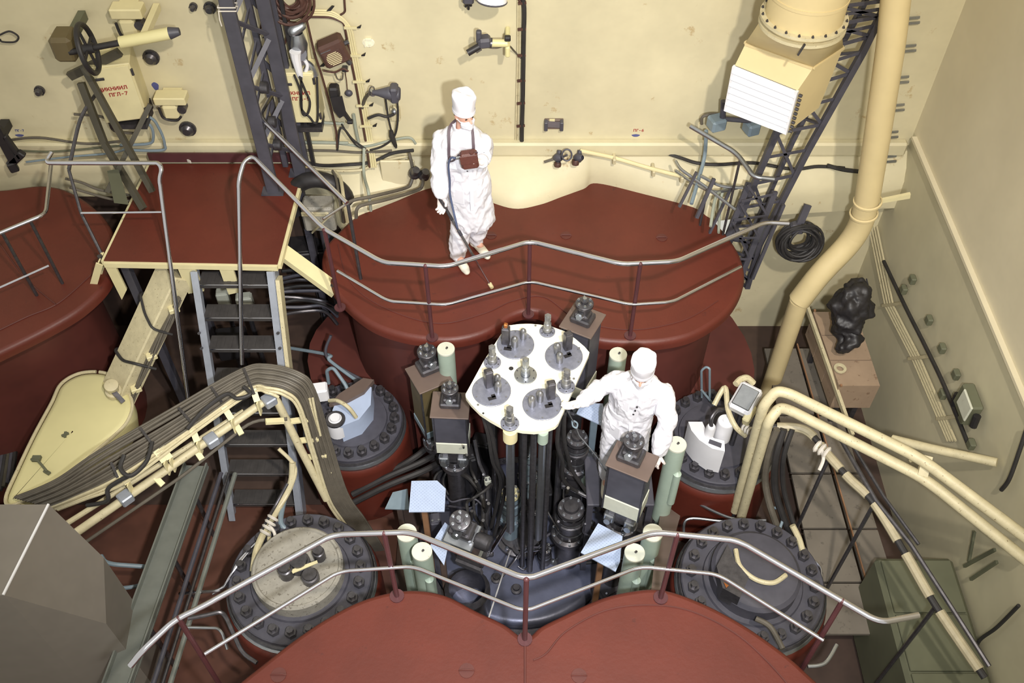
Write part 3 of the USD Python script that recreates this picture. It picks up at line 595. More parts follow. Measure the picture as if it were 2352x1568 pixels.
# bolted drums
def drum(label, px, py, z, R, nb=20, cap='grey', br=.047, rot=0):
    c = P(px, py, z=z); t = T('bolted_drum', label, 'drum'); C0 = (c[0], c[1], 0)
    t.part('shell', B().lathe([(R * 1.30, FZ), (R * 1.30, z - .22), (R * 1.27, z - .17), (R * 1.22, z - .14), (R * 1.18, z - .13)], c=C0, n=48), 'red_paint')
    for k in (0, 1): t.part('rim_ring', B().lathe([(R * (1.23 - .035 * k), z - .14 + .045 * k), (R * (1.25 - .035 * k), z - .11 + .045 * k), (R * (1.22 - .035 * k), z - .09 + .045 * k), (R * 1.1, z - .09 + .045 * k)], c=C0, n=48), 'steel_brushed' if k == 0 else 'steel_dark')
    fl = t.part('flange', B().lathe([(R * 1.17, z - .12), (R * 1.17, z - .01), (R * 1.15, z), (R * .82, z), (R * .80, z + .02), (R * .5, z + .03), (0, z + .03)], c=C0, n=48), 'dark_grey')
    bolts(t, fl, (c[0], c[1], z), (0, 0, 1), R, nb, br, br * 1.9, 'steel_dark', name='nut')
    return t, c
def wire_handle(t, pts_, r=.011, m_='blue_grey'): t.part('lifting_handle', B().tube(fillet(pt(pts_), .05, 5), r, 8), m_)
# middle left
t, c = drum('bolted drum with pale blue housing, left of the pit under the cable tray', 812, 964, -1.15, .385)
a0 = np.linspace(-1.2, 1.1, 14); rr = [(math.cos(k) * .31, math.sin(k) * .31) for k in a0]
poly = [c + V(x - .05, y - .02, .20) for x, y in rr] + [c + V(.02, .22, .20), c + V(-.12, -.18, .20), c + V(-.05, -.30, .20)]
h = t.part('housing', B().plate([c + V(.10, .24, .26), c + V(-.12, .06, .26), c + V(-.15, -.08, .26), c + V(-.06, -.26, .26), c + V(.10, -.18, .26), c + V(.19, -.02, .26), c + V(.18, .18, .26)], .25, (0, 0, 1)), 'pale_blue')
t.part('housing_lid', B().plate([c + V(.10, .26, .30), c + V(-.10, .08, .30), c + V(-.18, -.04, .30), c + V(-.02, .0, .30), c + V(.12, .10, .30), c + V(.2, .24, .30)], .05, (0, 0, 1)), 'brown_plate', h)
for k in range(6): q = c + V(-.17 + .02 * k, -.09 - .03 * k, .262); t.part('screw', B().cyl(q, q + V(0, 0, .012), .010, 6), 'steel_dark', h)
q = P(770, 962, z=-.86); cp = t.part('terminal_cap', B().lathe([(.085, -.20), (.085, -.06), (.078, -.05), (.078, .0), (.05, .01), (.045, .03), (0, .03)], c=q, n=22), 'white_paint')
t.part('cap_ring', B().lathe([(.088, -.02), (.09, 0), (.082, .012), (.06, .012)], c=q, n=22), 'steel_dark', cp)
b = B(); b.tube(spline([P(757, 920, z=-.8), P(775, 920, z=-.72), P(800, 935, z=-.72), P(818, 958, z=-.85)], 8), .018, 10); t.part('hose', b, 'cream_worn')
t.part('junction_box', B().box(P(736, 900, z=-.75), (.14, .12, .16), rotz(10), .015), 'white_paint')
wire_handle(t, [(755, 880, -1.0), (750, 850, -.8), (765, 843, -.75), (795, 885, -.85), (812, 930, -1.0)], .017, 'blue_grey'); t.done()
# middle right
t, c = drum('bolted drum with white curved housing, right of the person at the plate', 1648, 1000, -1.15, .44)
hp = [(1580, 968), (1612, 968), (1622, 990), (1640, 1008), (1662, 1018), (1664, 1035), (1640, 1032), (1612, 1014), (1590, 992)]
HZ = -.74; hh = [P(x, y, z=HZ) for x, y in [(1581, 968), (1613, 968), (1622, 988), (1640, 1006), (1664, 1012), (1665, 1036), (1636, 1030), (1606, 1010), (1588, 988)]]
h = t.part('housing', B().plate(hh, .34, (0, 0, 1)), 'white_paint'); t.part('name_plate', B().plate([P(1630, 1008, z=HZ + .003), P(1658, 1018, z=HZ + .003), P(1656, 1028, z=HZ + .003), P(1627, 1017, z=HZ + .003)], .003, (0, 0, 1)), 'dark_grey', h)
q = P(1668, 966, z=-.60); cp = t.part('terminal_cap', B().lathe([(.075, -.25), (.075, -.012), (.068, 0), (.03, .002), (.028, .012), (0, .012)], c=q, n=22), 'white_paint')
q = P(1632, 985, z=-.66); t.part('cable_gland', B().lathe([(.042, -.1), (.042, .03), (.03, .05), (0, .05)], c=q, n=14), 'white_paint', h)
t.part('armoured_hose', B().tube(spline([q + V(0, 0, .04), P(1634, 960, z=-.55), P(1648, 942, z=-.52), P(1668, 940, z=-.6)], 8), .018, 10), 'steel_dark')
wire_handle(t, [(1612, 912, -1.0), (1611, 850, -.55), (1622, 842, -.5), (1630, 846, -.5), (1630, 915, -.95)], .011)
t.part('lifting_handle', B().tube(fillet(pt([(1611, 895, -.8), (1640, 930, -1.0)]), .02), .011, 8), 'blue_grey'); t.done()
# front right
t, c = drum('bolted drum with dark curved housing at the right, behind the near railing', 1728, 1332, -1.15, .50, 22)
t.part('inner_cover', B().lathe([(.36, 0.02), (.36, .16), (.33, .19), (.2, .21), (0, .21)], c=c, n=36), 'dark_grey')
t.part('cover_band', B().tube(spline([P(1690, 1262, z=-.9), P(1700, 1300, z=-.88), P(1735, 1330, z=-.88), P(1775, 1338, z=-.88), P(1805, 1320, z=-.9)], 8), .02, 8), 'cream_worn')
t.part('housing', B().plate([P(1672, 1250, z=-.85), P(1690, 1290, z=-.85), P(1720, 1325, z=-.85), P(1700, 1372, z=-.85), P(1660, 1350, z=-.85), P(1646, 1300, z=-.85)], .2, (0, 0, 1)), 'steel_dark')
t.part('orange_tag', B().plate([P(1662, 1336, z=-.84), P(1674, 1344, z=-.84), P(1668, 1350, z=-.84)], .004, (0, 0, 1)), 'copper'); t.done()
# front left
t, c = drum('bolted drum with pale round cover at the left, behind the near railing', 690, 1322, -1.15, .50, 22)
cv = t.part('inner_cover', B().lathe([(.37, .02), (.37, .15), (.355, .165), (.34, .165), (.33, .15), (0, .15)], c=c, n=40), 'cover_grey')
for k, (x, y, r, hh_) in enumerate(((690, 1300, .09, .12), (660, 1320, .06, .16), (715, 1330, .07, .1), (735, 1280, .05, .14))):
    q = P(x, y, z=-1.0); t.part('fitting', B().lathe([(r, 0), (r, hh_ * .7), (r * .8, hh_ * .75), (r * .8, hh_), (0, hh_)], c=q, n=16), 'steel_dark', cv)
t.part('cream_strap', B().plate([P(668, 1308, z=-.9), P(728, 1286, z=-.9), P(730, 1292, z=-.9), P(672, 1316, z=-.9)], .01, (0, 0, 1)), 'cream_paint', cv); t.done()

# hoses in the pit
hoses = [([(660, 798, -1.3), (755, 815, -1.1), (760, 830, -1.1), (860, 900, -1.3), (960, 945, -1.5)], .017, 'blue_grey', 'blue-grey pipe crossing above the left bolted drum'),
         ([(760, 770, -.9), (755, 825, -1.1), (870, 890, -1.3), (965, 928, -1.5)], .015, 'dark_grey', 'dark pipe bent above the left bolted drum'),
         ([(830, 1110, -1.6), (900, 1080, -1.5), (960, 1045, -1.4), (1010, 1000, -1.5)], .03, 'black_rubber', 'black hose bundle strand curving to the left drive box, lower one'),
         ([(810, 1135, -1.6), (890, 1095, -1.45), (970, 1060, -1.4), (1020, 1030, -1.5)], .03, 'black_rubber', 'black hose bundle strand curving to the left drive box, middle one'),
         ([(800, 1160, -1.6), (890, 1115, -1.4), (975, 1080, -1.35), (1030, 1050, -1.5)], .03, 'black_rubber', 'black hose bundle strand curving to the left drive box, upper one'),
         ([(1150, 1330, -1.9), (1180, 1290, -1.8), (1200, 1268, -1.75), (1240, 1262, -1.7), (1278, 1250, -1.75)], .009, 'chrome', 'thin bright tube looping over the blue-grey lid'),
         ([(1190, 1300, -1.9), (1205, 1308, -1.9), (1222, 1290, -1.85), (1228, 1262, -1.75)], .008, 'chrome', 'short bright tube curling on the blue-grey lid'),
         ([(1040, 1080, -1.3), (1080, 1100, -1.2), (1110, 1150, -1.3), (1105, 1240, -1.6)], .022, 'black_rubber', 'black hose under the left drive box'),
         ([(1090, 1010, -1.0), (1100, 1060, -1.1), (1120, 1120, -1.2), (1115, 1230, -1.6)], .018, 'steel_dark', 'grey metal hose running down left of the support tubes'),
         ([(1340, 1050, -.9), (1370, 1080, -1.0), (1390, 1130, -1.3), (1420, 1190, -1.6)], .02, 'black_rubber', 'black hose below the lilac step plate'),
         ([(1310, 1225, -1.6), (1300, 1260, -1.7), (1320, 1290, -1.85), (1370, 1290, -1.9)], .018, 'black_rubber', 'black hose at the foot of the bolted round motor'),
         ([(1530, 1080, -1.5), (1580, 1140, -1.5), (1680, 1190, -1.4), (1760, 1195, -1.3)], .014, 'steel_brushed', 'steel rail curving around the front of the right bolted drum'),
         ([(1570, 1225, -1.3), (1580, 1192, -1.2), (1650, 1196, -1.2), (1750, 1208, -1.2)], .012, 'steel_brushed', 'thin steel rail between the two right bolted drums'),
         ([(1770, 1165, -1.2), (1800, 1180, -1.2), (1770, 1270, -1.3)], .013, 'blue_grey', 'blue-grey pipe end beside the front right bolted drum')]
for pts_, r, m_, lab in hoses: one('hose' if 'hose' in lab else 'pipe', B().tube(spline(pt(pts_), 8), r, 8), m_, lab, 'hose' if 'hose' in lab else 'pipe')
# slack wire from the plate's corner and its hook
t = T('tension_wire', 'thin steel wire with hook running from the white head plate to the right drive box', 'wire')
t.part('wire', B().tube(pt([(1296, 931, .41), (1318, 970, .2), (1330, 1000, .1), (1372, 1050, -.1), (1458, 1182, -.5)]), .005, 6), 'steel_brushed')
t.part('hook', B().tube(spline(pt([(1314, 966, .2), (1316, 978, .2), (1324, 982, .2), (1326, 972, .2), (1318, 966, .2)]), 5), .007, 6), 'blue_grey'); t.done()
# frames and small block clutter of the pit
for k, (px, py, z, s_, rz, m_, lab) in enumerate(((1070, 1040, -1.2, (.16, .2, .7), 20, 'black_paint', 'black equipment block right of the left drive box'), (1110, 1010, -1.4, (.2, .16, .6), -15, 'black_paint', 'black equipment block under the left edge of the head plate'),
      (1290, 1050, -1.3, (.14, .2, .6), 10, 'black_paint', 'black equipment block behind the bolted round motor'), (1295, 1040, -.95, (.10, .06, .12), 30, 'sage_top', 'small cream panel behind the support tubes'), (1360, 1080, -1.0, (.18, .16, .2), 20, 'sage', 'sage green box under the reaching arm'),
      (1470, 1195, -1.2, (.26, .2, .3), -26, 'steel_dark', 'dark gearbox at the foot of the right drive box'), (1120, 1100, -1.1, (.06, .05, .08), 15, 'sage_top', 'small cream junction block left of the support tubes'), (1230, 1110, -1.6, (.3, .3, .5), 12, 'black_paint', 'black equipment block behind the support tubes'),
      (1000, 1190, -1.5, (.10, .12, .9), 8, 'dark_grey', 'dark upright post beside the brown post of the left step plate'), (1400, 1345, -1.85, (.26, .2, .22), 30, 'dark_grey', 'dark instrument box at the right rim of the blue-grey lid'))):
    c = P(px, py, z=z); R = rotz(rz); t = T('equipment_block', lab, 'machine'); w = np.array(s_)
    t.part('body', B().box(c - V(0, 0, w[2] / 2), s_, R, .012), m_); zf = c[2] - w[2]
    if zf > FZ + .05: t.part('stand', B().cyl((c[0], c[1], FZ), (c[0], c[1], zf), .03, 10), 'steel_dark')
    t.part('cover', B().box(c + V(0, 0, .008), (w[0] * .8, w[1] * .8, .016), R, .005), m_)
    for sx in (-1, 1): q = c + R @ V(sx * w[0] * .28, -w[1] * .28, .016); t.part('bolt', B().cyl(q, q + V(0, 0, .012), .011, 6), 'steel_brushed')
    t.done()

# dark clutter of thin cables between the pump units, and dark services under the platform
rg = random.Random(21)
for k in range(16):
    x, y = rg.uniform(1060, 1400), rg.uniform(1030, 1230); z = rg.uniform(-1.7, -1.1); p = [V(*P(x, y, z=z))]
    a_ = rg.uniform(0, 6.28)
    for q in range(4): a_ += rg.uniform(-.9, .9); p.append(p[-1] + V(.11 * math.cos(a_), .11 * math.sin(a_), rg.uniform(-.10, .08)))
    p = [V(*P(x + rg.uniform(-8, 8), y - 20, z=-.6 + rg.uniform(-.3, .1)))] + p
    one('thin_cable', B().tube(spline(p, 6), rg.choice((.008, .011, .014)), 7), rg.choice(('black_rubber', 'dark_grey', 'cable_grey', 'black_rubber')), 'thin dark cable tangled among the pump units under the white head plate', 'cable', 'thin cables tangled in the pit')
for k in range(9):
    y0 = 625 + 12 * k; p = [P(640 + rg.uniform(0, 10), y0 + rg.uniform(-4, 4), z=-.5 - .06 * k), P(690, y0 - 4 + rg.uniform(-5, 5), z=-.55 - .06 * k), P(745, y0 + rg.uniform(-8, 8), z=-.6 - .06 * k), P(775, y0 + 20 + rg.uniform(-6, 6), z=-.8 - .06 * k)]
    one('service_cable', B().tube(spline(p, 6), .018, 7), ('black_rubber', 'dark_grey', 'steel_dark')[k % 3], 'dark cable strung between the ladder and the far red deck, one of a rack', 'cable', 'rack of dark cables between ladder and far deck')
for k, (px, py, z, s_, m_, lab) in enumerate(((498, 745, -1.0, (.12, .1, .2), 'sage_top', 'small cream box seen through the ladder treads, left one'), (548, 752, -1.0, (.16, .1, .16), 'sage_top', 'small cream box seen through the ladder treads, right one'), (520, 850, -1.4, (.3, .2, .3), 'black_paint', 'black box behind the middle treads of the ladder'), (700, 640, -.95, (.4, .3, .3), 'black_paint', 'black box between the ladder and the far red deck'))):
    c = P(px, py, z=z) + V(0, .35, 0); t = T('service_box', lab, 'box'); w = np.array(s_); t.part('body', B().box(c, s_, rotz(8), .012), m_); t.part('lid', B().box(c + V(0, 0, w[2] / 2 + .006), (w[0] * .85, w[1] * .8, .012), rotz(8), .004), m_); t.part('stand', B().cyl(V(c[0], c[1], FZ), c - V(0, 0, w[2] / 2), .025, 8), 'steel_dark'); t.done()

# ---------------------------------------------------------------- left side: cable bridge, beam, cover, cabinet
struct('floor', B().box((-3.3, 2.4, -2.17), (4.4, 5.0, .06)), 'floor_red')
t = T('cable_bridge', 'cream cable tray carrying a wide bundle of grey cables over the foot of the ladder', 'cable tray')
NC = 18
for k in range(NC):
    s_ = k / (NC - 1); jz = .012 * ((k * 7) % 3); rr = random.Random(k); j = lambda a: rr.uniform(-a, a)
    pth = [(35 + 99 * s_, 1142 + 28 * s_, -.62 + jz), (128 + 60 * s_, 1103 + 46 * s_, -.40 + jz), (223 + 64 * s_ + j(3), 1036 + 70 * s_ + j(3), -.22 + jz), (390 + 40 * s_ + j(3), 944 + 60 * s_ + j(3), -.12 + jz), (548 + 26 * s_, 852 + 52 * s_, -.02 + jz),
           (612 + 3 * s_, 838 + 64 * s_, .0 + jz), (690 - 40 * s_, 858 + 52 * s_, -.05 + jz), (722 - 40 * s_, 896 + 44 * s_, -.22 + jz), (758 - 45 * s_, 1010 + 30 * s_, -.75 + jz), (796 - 50 * s_, 1130 + 14 * s_, -1.28), (836 - 60 * s_, 1190 + 4 * s_, -1.62), (868 - 50 * s_, 1240 + 6 * s_, -1.95), (880 - 50 * s_, 1262 + 6 * s_, -2.12)]
    if k >= 13 and k % 2: pth = pth[:6] + [(640, 912, -.03)]
    t.part('cable', B().tube(spline(pt(pth), 7), .0125, 7), 'cable_grey' if k < 14 else 'cream_worn')
tp = t.part('tray_pipe', B().tube(fillet(pt([(176, 1222, -.45), (400, 1066, -.28), (612, 918, -.12), (634, 916, -.14), (690, 1030, -.7), (750, 1146, -1.3)]), .08), .034, 12), 'cream_worn', smooth=60)
t.part('tray_pipe', B().tube(pt([(150, 1204, -.5), (330, 1090, -.35), (560, 944, -.16)]), .022, 10), 'cream_worn')
t.part('tray_pipe', B().tube(fillet(pt([(196, 1245, -.6), (420, 1092, -.42), (580, 965, -.25), (660, 962, -.3)]), .1), .014, 8), 'cable_grey')
for x0, y0, x1, y1, z in ((268, 1080, 294, 1110, -.16), (358, 1034, 378, 1060, -.12), (371, 1027, 391, 1053, -.12), (441, 982, 453, 1014, -.08), (514, 934, 532, 963, -.03), (581, 893, 591, 922, .03)):
    a_, b_ = P(x0, y0, z=z), P(x1, y1, z=z - .06); b = B().bar(a_, b_, .05, .012); b.bar(b_, b_ - V(0, 0, .16), .05, .012); t.part('bracket', b, 'cream_paint')
for x0, y0, x1, y1, z in ((356, 1096, 374, 1114, -.3), (447, 1030, 464, 1055, -.25), (539, 970, 555, 998, -.2), (610, 968, 652, 966, -.2)):
    t.part('bracket', B().bar(P(x0, y0, z=z), P(x1, y1, z=z - .05), .045, .03), 'cream_paint')
for x0, y0, x1, y1, z in ((255, 1062, 270, 1096, -.15), (322, 982, 350, 1020, -.08), (410, 936, 438, 968, -.05), (485, 888, 510, 924, .0), (560, 846, 584, 905, .06)):
    t.part('strap', B().bar(P(x0, y0, z=z), P(x1, y1, z=z), .02, .008), 'steel_dark')
for x, y, z in ((288, 1142, -.33), (618, 918, -.10), (486, 1010, -.2)): t.part('clamp', B().bar(P(x - 8, y - 8, z=z), P(x + 8, y + 10, z=z), .10, .085, bev=.01), 'aluminium')
for x, y in ((664, 968), (688, 1012), (706, 1050), (722, 1088), (742, 1128)):
    a_ = P(x, y, z=-.4 - (y - 968) * .0054); b_ = P(x + 44, y - 6, z=-.4 - (y - 968) * .0054); t.part('rung', B().bar(a_, b_, .05, .02), 'cream_paint'); t.part('rung_clip', B().box((a_ + b_) / 2 + (b_ - a_) * .3, (.05, .05, .05), None, .006), 'cream_worn')
for pth in ([(350, 1015, -.05), (336, 1060, -.06), (300, 1092, -.06), (277, 1075, -.05), (285, 1045, -.03)], [(560, 888, .06), (575, 905, .05), (545, 915, .05), (520, 905, .05), (470, 940, .0), (430, 985, -.02)], [(300, 1090, -.1), (250, 1120, -.2), (246, 1150, -.3), (200, 1160, -.4)]):
    t.part('cable_loop', B().tube(spline(pt(pth), 8), .017, 8), 'black_rubber')
for k in range(5): t.part('cable', B().tube(spline(pt([(690 + 7 * k, 918 - k, -.2), (702 + 6 * k, 960 - k, -.4), (712 + 6 * k, 1000, -.62)]), 6), .011, 7), 'cream_worn')
t.done()
for k, (pth, r, m_, lab) in enumerate((([(672, 1062, -.9), (668, 1110, -1.05), (640, 1165, -1.15), (610, 1215, -1.1), (590, 1262, -1.05), (582, 1312, -1.1)], .03, 'cream_worn', 'thick cream hose hanging from the cable tray to the pale drum cover'), ([(640, 1030, -.8), (678, 1075, -.95), (660, 1135, -1.1), (626, 1190, -1.15), (618, 1245, -1.1), (630, 1290, -1.1)], .017, 'cream_worn', 'thin cream hose hanging beside the thick cream hose over the pale drum cover'),
        ([(652, 1150, -1.2), (645, 1200, -1.15), (668, 1230, -1.2), (655, 1275, -1.15)], .024, 'blue_grey', 'blue-grey hose bending down to the pale drum cover'), ([(660, 1110, -1.0), (630, 1165, -1.1), (602, 1215, -1.05)], .014, 'steel_dark', 'dark hose tied along the thick cream hose'))):
    one('hose', B().tube(spline(pt(pth), 8), r, 10), m_, lab, 'hose')
b = B(); c = P(618, 1206, z=-1.02)
for k in range(4): b.lathe([(.045, -.012), (.056, 0), (.045, .012)], c=c + V(.02, .035, .02) * (k - 1.5), axis=(.45, .75, .3), n=14)
b.tube(spline([c, c + V(.05, -.06, .0), c + V(.07, -.12, -.06)], 6), .014, 6); one('rag_wrap', b, 'rag', 'pale rag knotted around the cream hoses above the pale drum cover', 'rag')

def pillow(poly, lv, n=6):
    """A closed outline of points near one horizontal plane, built up in rings: (inset, height)."""
    p = spline(poly, n, True)
    if not sg.Polygon(p[:, :2]).exterior.is_ccw: p = p[::-1]
    m = len(p); t = np.roll(p, -1, 0) - np.roll(p, 1, 0); nn = np.stack([t[:, 1], -t[:, 0], 0 * t[:, 0]], 1); nn /= np.linalg.norm(nn, axis=1, keepdims=True)
    rows = [p - nn * o + V(0, 0, h) for o, h in lv]; top = rows[-1]; c = top.mean(0); rows.append(np.repeat(c[None], m, 0) + (top - c) * .02)
    i, j = np.meshgrid(np.arange(len(rows) - 1), np.arange(m), indexing='ij'); k = (j + 1) % m
    q = np.stack([i * m + j, i * m + k, (i + 1) * m + k, (i + 1) * m + j], -1).reshape(-1, 4)
    return B().add(np.vstack(rows), np.vstack([q[:, [0, 1, 2]], q[:, [0, 2, 3]]]))
t = T('curved_cover', 'large smooth cream teardrop-shaped cover at the left, below the cable tray', 'cover')
ol = [(228, 854), (262, 866), (290, 892), (304, 930), (292, 968), (262, 1000), (215, 1040), (168, 1085), (130, 1118), (60, 1148), (22, 1160), (14, 1140), (40, 1080), (78, 1000), (118, 926), (140, 882), (180, 858)]
t.part('shell', pillow([P(x, y, z=-.75) for x, y in ol], [(.03, -.30), (.0, -.16), (.0, -.05), (.012, -.015), (.035, 0), (.06, .004)]), 'cream_smooth', smooth=50)
t.part('rim', B().tube(spline([P(x, y, z=-.77) for x, y in ol], 6, True), .016, 8), 'cream_worn')
c = P(262, 902, z=-.72); vb = t.part('cover_valve', B().lathe([(.07, 0), (.07, .05), (.05, .06), (.05, .12), (.06, .125), (.06, .16), (.03, .17), (0, .17)], c=c, axis=(.2, -.2, 1), n=18), 'cream_worn')
t.part('lever', B().bar(c + V(.02, -.04, .1), c + V(.12, -.12, .02), .04, .03), 'steel_dark', vb)
c = P(150, 998, z=-.74); b = B().box(c, (.06, .02, .02), rotz(30)); b.box(c, (.02, .06, .015), rotz(10)); t.part('chipped_bracket', b, 'dim_green')
b = B().tube(pt([(72, 1054, -.72), (88, 1058, -.70), (108, 1082, -.70)]), .010, 6); b.box(P(84, 1053, z=-.73), (.07, .05, .03)); b.box(P(108, 1084, z=-.73), (.06, .03, .02), rotz(-30)); t.part('lifting_lug', b, 'dim_green'); t.done()
t = T('slanting_beam', 'broad worn cream box beam slanting down from the platform to the teardrop cover', 'beam')
a_, b_ = P(404, 622, z=.10), P(262, 925, z=-.92); t.part('beam', B().bar(a_, b_, .29, .20, bev=.012), 'cream_worn')
u = unit(np.cross(b_ - a_, V(0, 0, 1))); u = -u if u[0] < 0 else u
for k in range(6): o = u * (.165 + .018 * (k % 3)) + V(0, 0, .02 - .03 * (k // 3)); t.part('cable', B().tube(spline([a_ + (b_ - a_) * f + o + u * .015 * math.sin(9 * f + k) for f in np.linspace(.12, .95, 9)], 3), .010, 6), 'cable_grey')
for f in (.2, .55, .8): q = a_ + (b_ - a_) * f + u * .17; t.part('cable_clip', B().box(q, (.09, .09, .05), rotz(25), .006), 'cream_paint')
v = frame(b_ - a_, (0, 0, 1))[1]; v = v if v[2] > 0 else -v
for f0, f1, r in ((.24, .36, .011), (.66, .62, .014)):
    L2 = lambda f, x, y: a_ + (b_ - a_) * f + u * x + v * y
    t.part('strap', B().tube(fillet([L2(f0, -.17, -.12), L2(f0, -.165, .115), L2(f0 * .6 + f1 * .4 + .03, .0, .118), L2(f1, .165, .115), L2(f1, .24, -.05)], .05), r, 8), 'black_rubber')
t.done()
t = T('grey_channel', 'long grey steel channel running from the foot of the ladder to the bottom left', 'channel')
a_, b_ = P(452, 1070, z=-1.25), P(262, 1600, z=-1.05); u = unit(np.cross(b_ - a_, V(0, 0, 1))); u = u if u[0] > 0 else -u
t.part('web', B().bar(a_, b_, .22, .012), 'channel_grey')
for s_ in (-1, 1): t.part('flange', B().bar(a_ + u * .10 * s_ + V(0, 0, .02), b_ + u * .10 * s_ + V(0, 0, .02), .014, .08), 'channel_grey')
for f in (.1, .4, .7, .95): q = a_ + (b_ - a_) * f; t.part('leg', B().cyl((q[0], q[1], -2.14), q, .02, 8), 'steel_dark')
for k, (o, r) in enumerate(((.20, .02), (.27, .014), (.33, .022))): t.part('side_pipe', B().tube([a_ + u * o - V(0, 0, .1), b_ + u * (o + .02) - V(0, 0, .1)], r, 8), ('dark_grey', 'steel_dark', 'channel_grey')[k])
t.done()
t = T('grey_cabinet', 'plain grey cabinet with a sloping dark front at the left edge of the photo', 'cabinet')
pA, pB, pC, pD = P(112, 1158, z=.25), P(8, 1366, z=.25), P(238, 1280, z=-.35), P(244, 1432, z=-.62)
nrm = unit(np.cross(pB - pA, pC - pA)); r_ = unit(pD - CAM); pD = CAM + r_ * (((pA - CAM) @ nrm) / (r_ @ nrm))
pts_ = [pA, pB, pC, pD, pA - V(1.2, 0, 0), pB - V(1.0, .1, 0)]; pts_ += [V(p[0], p[1], -2.14) for p in pts_]
t.part('body', B().hull(pts_), 'grey_cabinet', smooth=20)
t.part('edge_strip', B().bar(pA + V(.0, 0, .004), pB + V(.0, 0, .004), .014, .012), 'white_paint'); t.done()
for k, (pth, r, lab) in enumerate((([(232, 1276, -1.3), (240, 1290, -1.3), (262, 1296, -1.3), (352, 1302, -1.4)], .02, 'bent blue-grey tube right of the grey cabinet, topmost'), ([(232, 1352, -1.5), (268, 1352, -1.5), (318, 1346, -1.5), (340, 1332, -1.6)], .018, 'bent blue-grey tube right of the grey cabinet, middle one'), ([(205, 1412, -1.5), (230, 1404, -1.5), (285, 1402, -1.6)], .016, 'bent blue-grey tube right of the grey cabinet, lowest'),
        ([(412, 1363, -1.3), (500, 1357, -1.2), (524, 1340, -1.2), (545, 1290, -1.1), (590, 1245, -1.1)], .014, 'thin steel conduit curving up to the pale drum cover, outer one'), ([(490, 1364, -1.3), (512, 1352, -1.2), (536, 1310, -1.1), (575, 1262, -1.1)], .011, 'thin steel conduit curving up to the pale drum cover, inner one'),
        ([(432, 1420, -.8), (475, 1412, -.8), (508, 1404, -.8), (520, 1418, -.85), (556, 1500, -1.0), (590, 1522, -1.0)], .017, 'dull steel conduit looping below the pale drum cover'), ([(420, 1440, -1.0), (500, 1442, -1.0), (510, 1452, -1.0), (522, 1490, -1.1)], .012, 'short bright conduit with one bend under the near railing on the left'))):
    one('conduit', B().tube(fillet(pt(pth), .08, 5), r, 8), ('blue_grey', 'blue_grey', 'blue_grey', 'chrome', 'chrome', 'steel_dark', 'steel_brushed')[k], lab, 'conduit')

# ---------------------------------------------------------------- right side
for k, (pth, r, lab) in enumerate((([(1688, 1172, -1.55), (1754, 930, .12), (1783, 897, .24), (1812, 903, .24), (2112, 1051, .24), (2360, 1236, .10)], .042, 'thick worn cream pipe bent at the right over the bolted drum, upper one'), ([(1700, 1196, -1.62), (1766, 966, .0), (1790, 935, .08), (1815, 942, .10), (2123, 1098, .10), (2362, 1290, -.05)], .042, 'thick worn cream pipe bent at the right over the bolted drum, lower one'),
        ([(2050, 1008, -.35), (2152, 1033, -.2), (2290, 1062, -.05)], .036, 'cream pipe reaching from the cable run to the right wall'))):
    t = T('cream_pipe', lab, 'pipe'); t.part('pipe', B().tube(fillet(pt(pth), .14, 8), r, 14), 'cream_worn', smooth=60)
    if k < 2: c = P(pth[0][0], pth[0][1], z=pth[0][2]); t.part('foot', B().cyl((c[0], c[1], FZ), c, .02, 8), 'steel_dark')
    t.done()
t = T('pipe_strut', 'short cream strut joining the two thick cream pipes at the right', 'bracket'); t.part('bar', B().bar(P(2130, 1046, z=.22), P(2118, 1092, z=.12), .07, .05), 'cream_worn'); t.part('bar', B().bar(P(2090, 1058, z=.16), P(2112, 1050, z=.16), .02, .02), 'cream_worn'); t.done()
t = T('cable_run', 'dark conduit with cream sleeves stepping down the right side from the bent cream pipes', 'conduit')
run = [(1770, 980, -.3), (1850, 988, -.25), (1905, 1048, -.25), (1950, 1098, -.25), (2008, 1156, -.25), (2080, 1272, -.3), (2150, 1392, -.35), (2262, 1556, -.4)]
rp = pt(run); t.part('conduit', B().tube(spline(rp, 6), .026, 10), 'black_rubber')
sp = spline(rp, 12); ks = [(3, 17), (19, 32), (34, 46), (48, 58), (60, 71), (73, 83)]
for a2, b2 in ks: t.part('sleeve', B().tube(sp[a2:b2], .037, 10), 'sleeve')
t.part('side_pipe', B().tube(pt([(1932, 1010, -.2), (2012, 1150, -.22), (2092, 1250, -.25), (2180, 1386, -.3), (2272, 1530, -.35)]), .018, 8), 'steel_dark')
t.part('side_pipe', B().tube(pt([(1945, 1000, -.3), (2030, 1140, -.3), (2110, 1250, -.32)]), .014, 8), 'steel_dark')
c = P(1888, 1032, z=-.2); b = B()
for k in range(3): b.lathe([(.045, -.014), (.058, 0), (.045, .014)], c=c + V(.03, -.03, 0) * (k - 1), axis=(.7, -.7, 0), n=14)
b.tube(spline([c, c + V(.0, -.08, -.02), c + V(-.03, -.14, -.08)], 6), .014, 6); t.part('cloth_wrap', b, 'rag')
for f in (2, 4, 6): q = rp[f]; t.part('stanchion', B().cyl((q[0], q[1], FZ), q, .016, 8), 'steel_dark')
t.done()
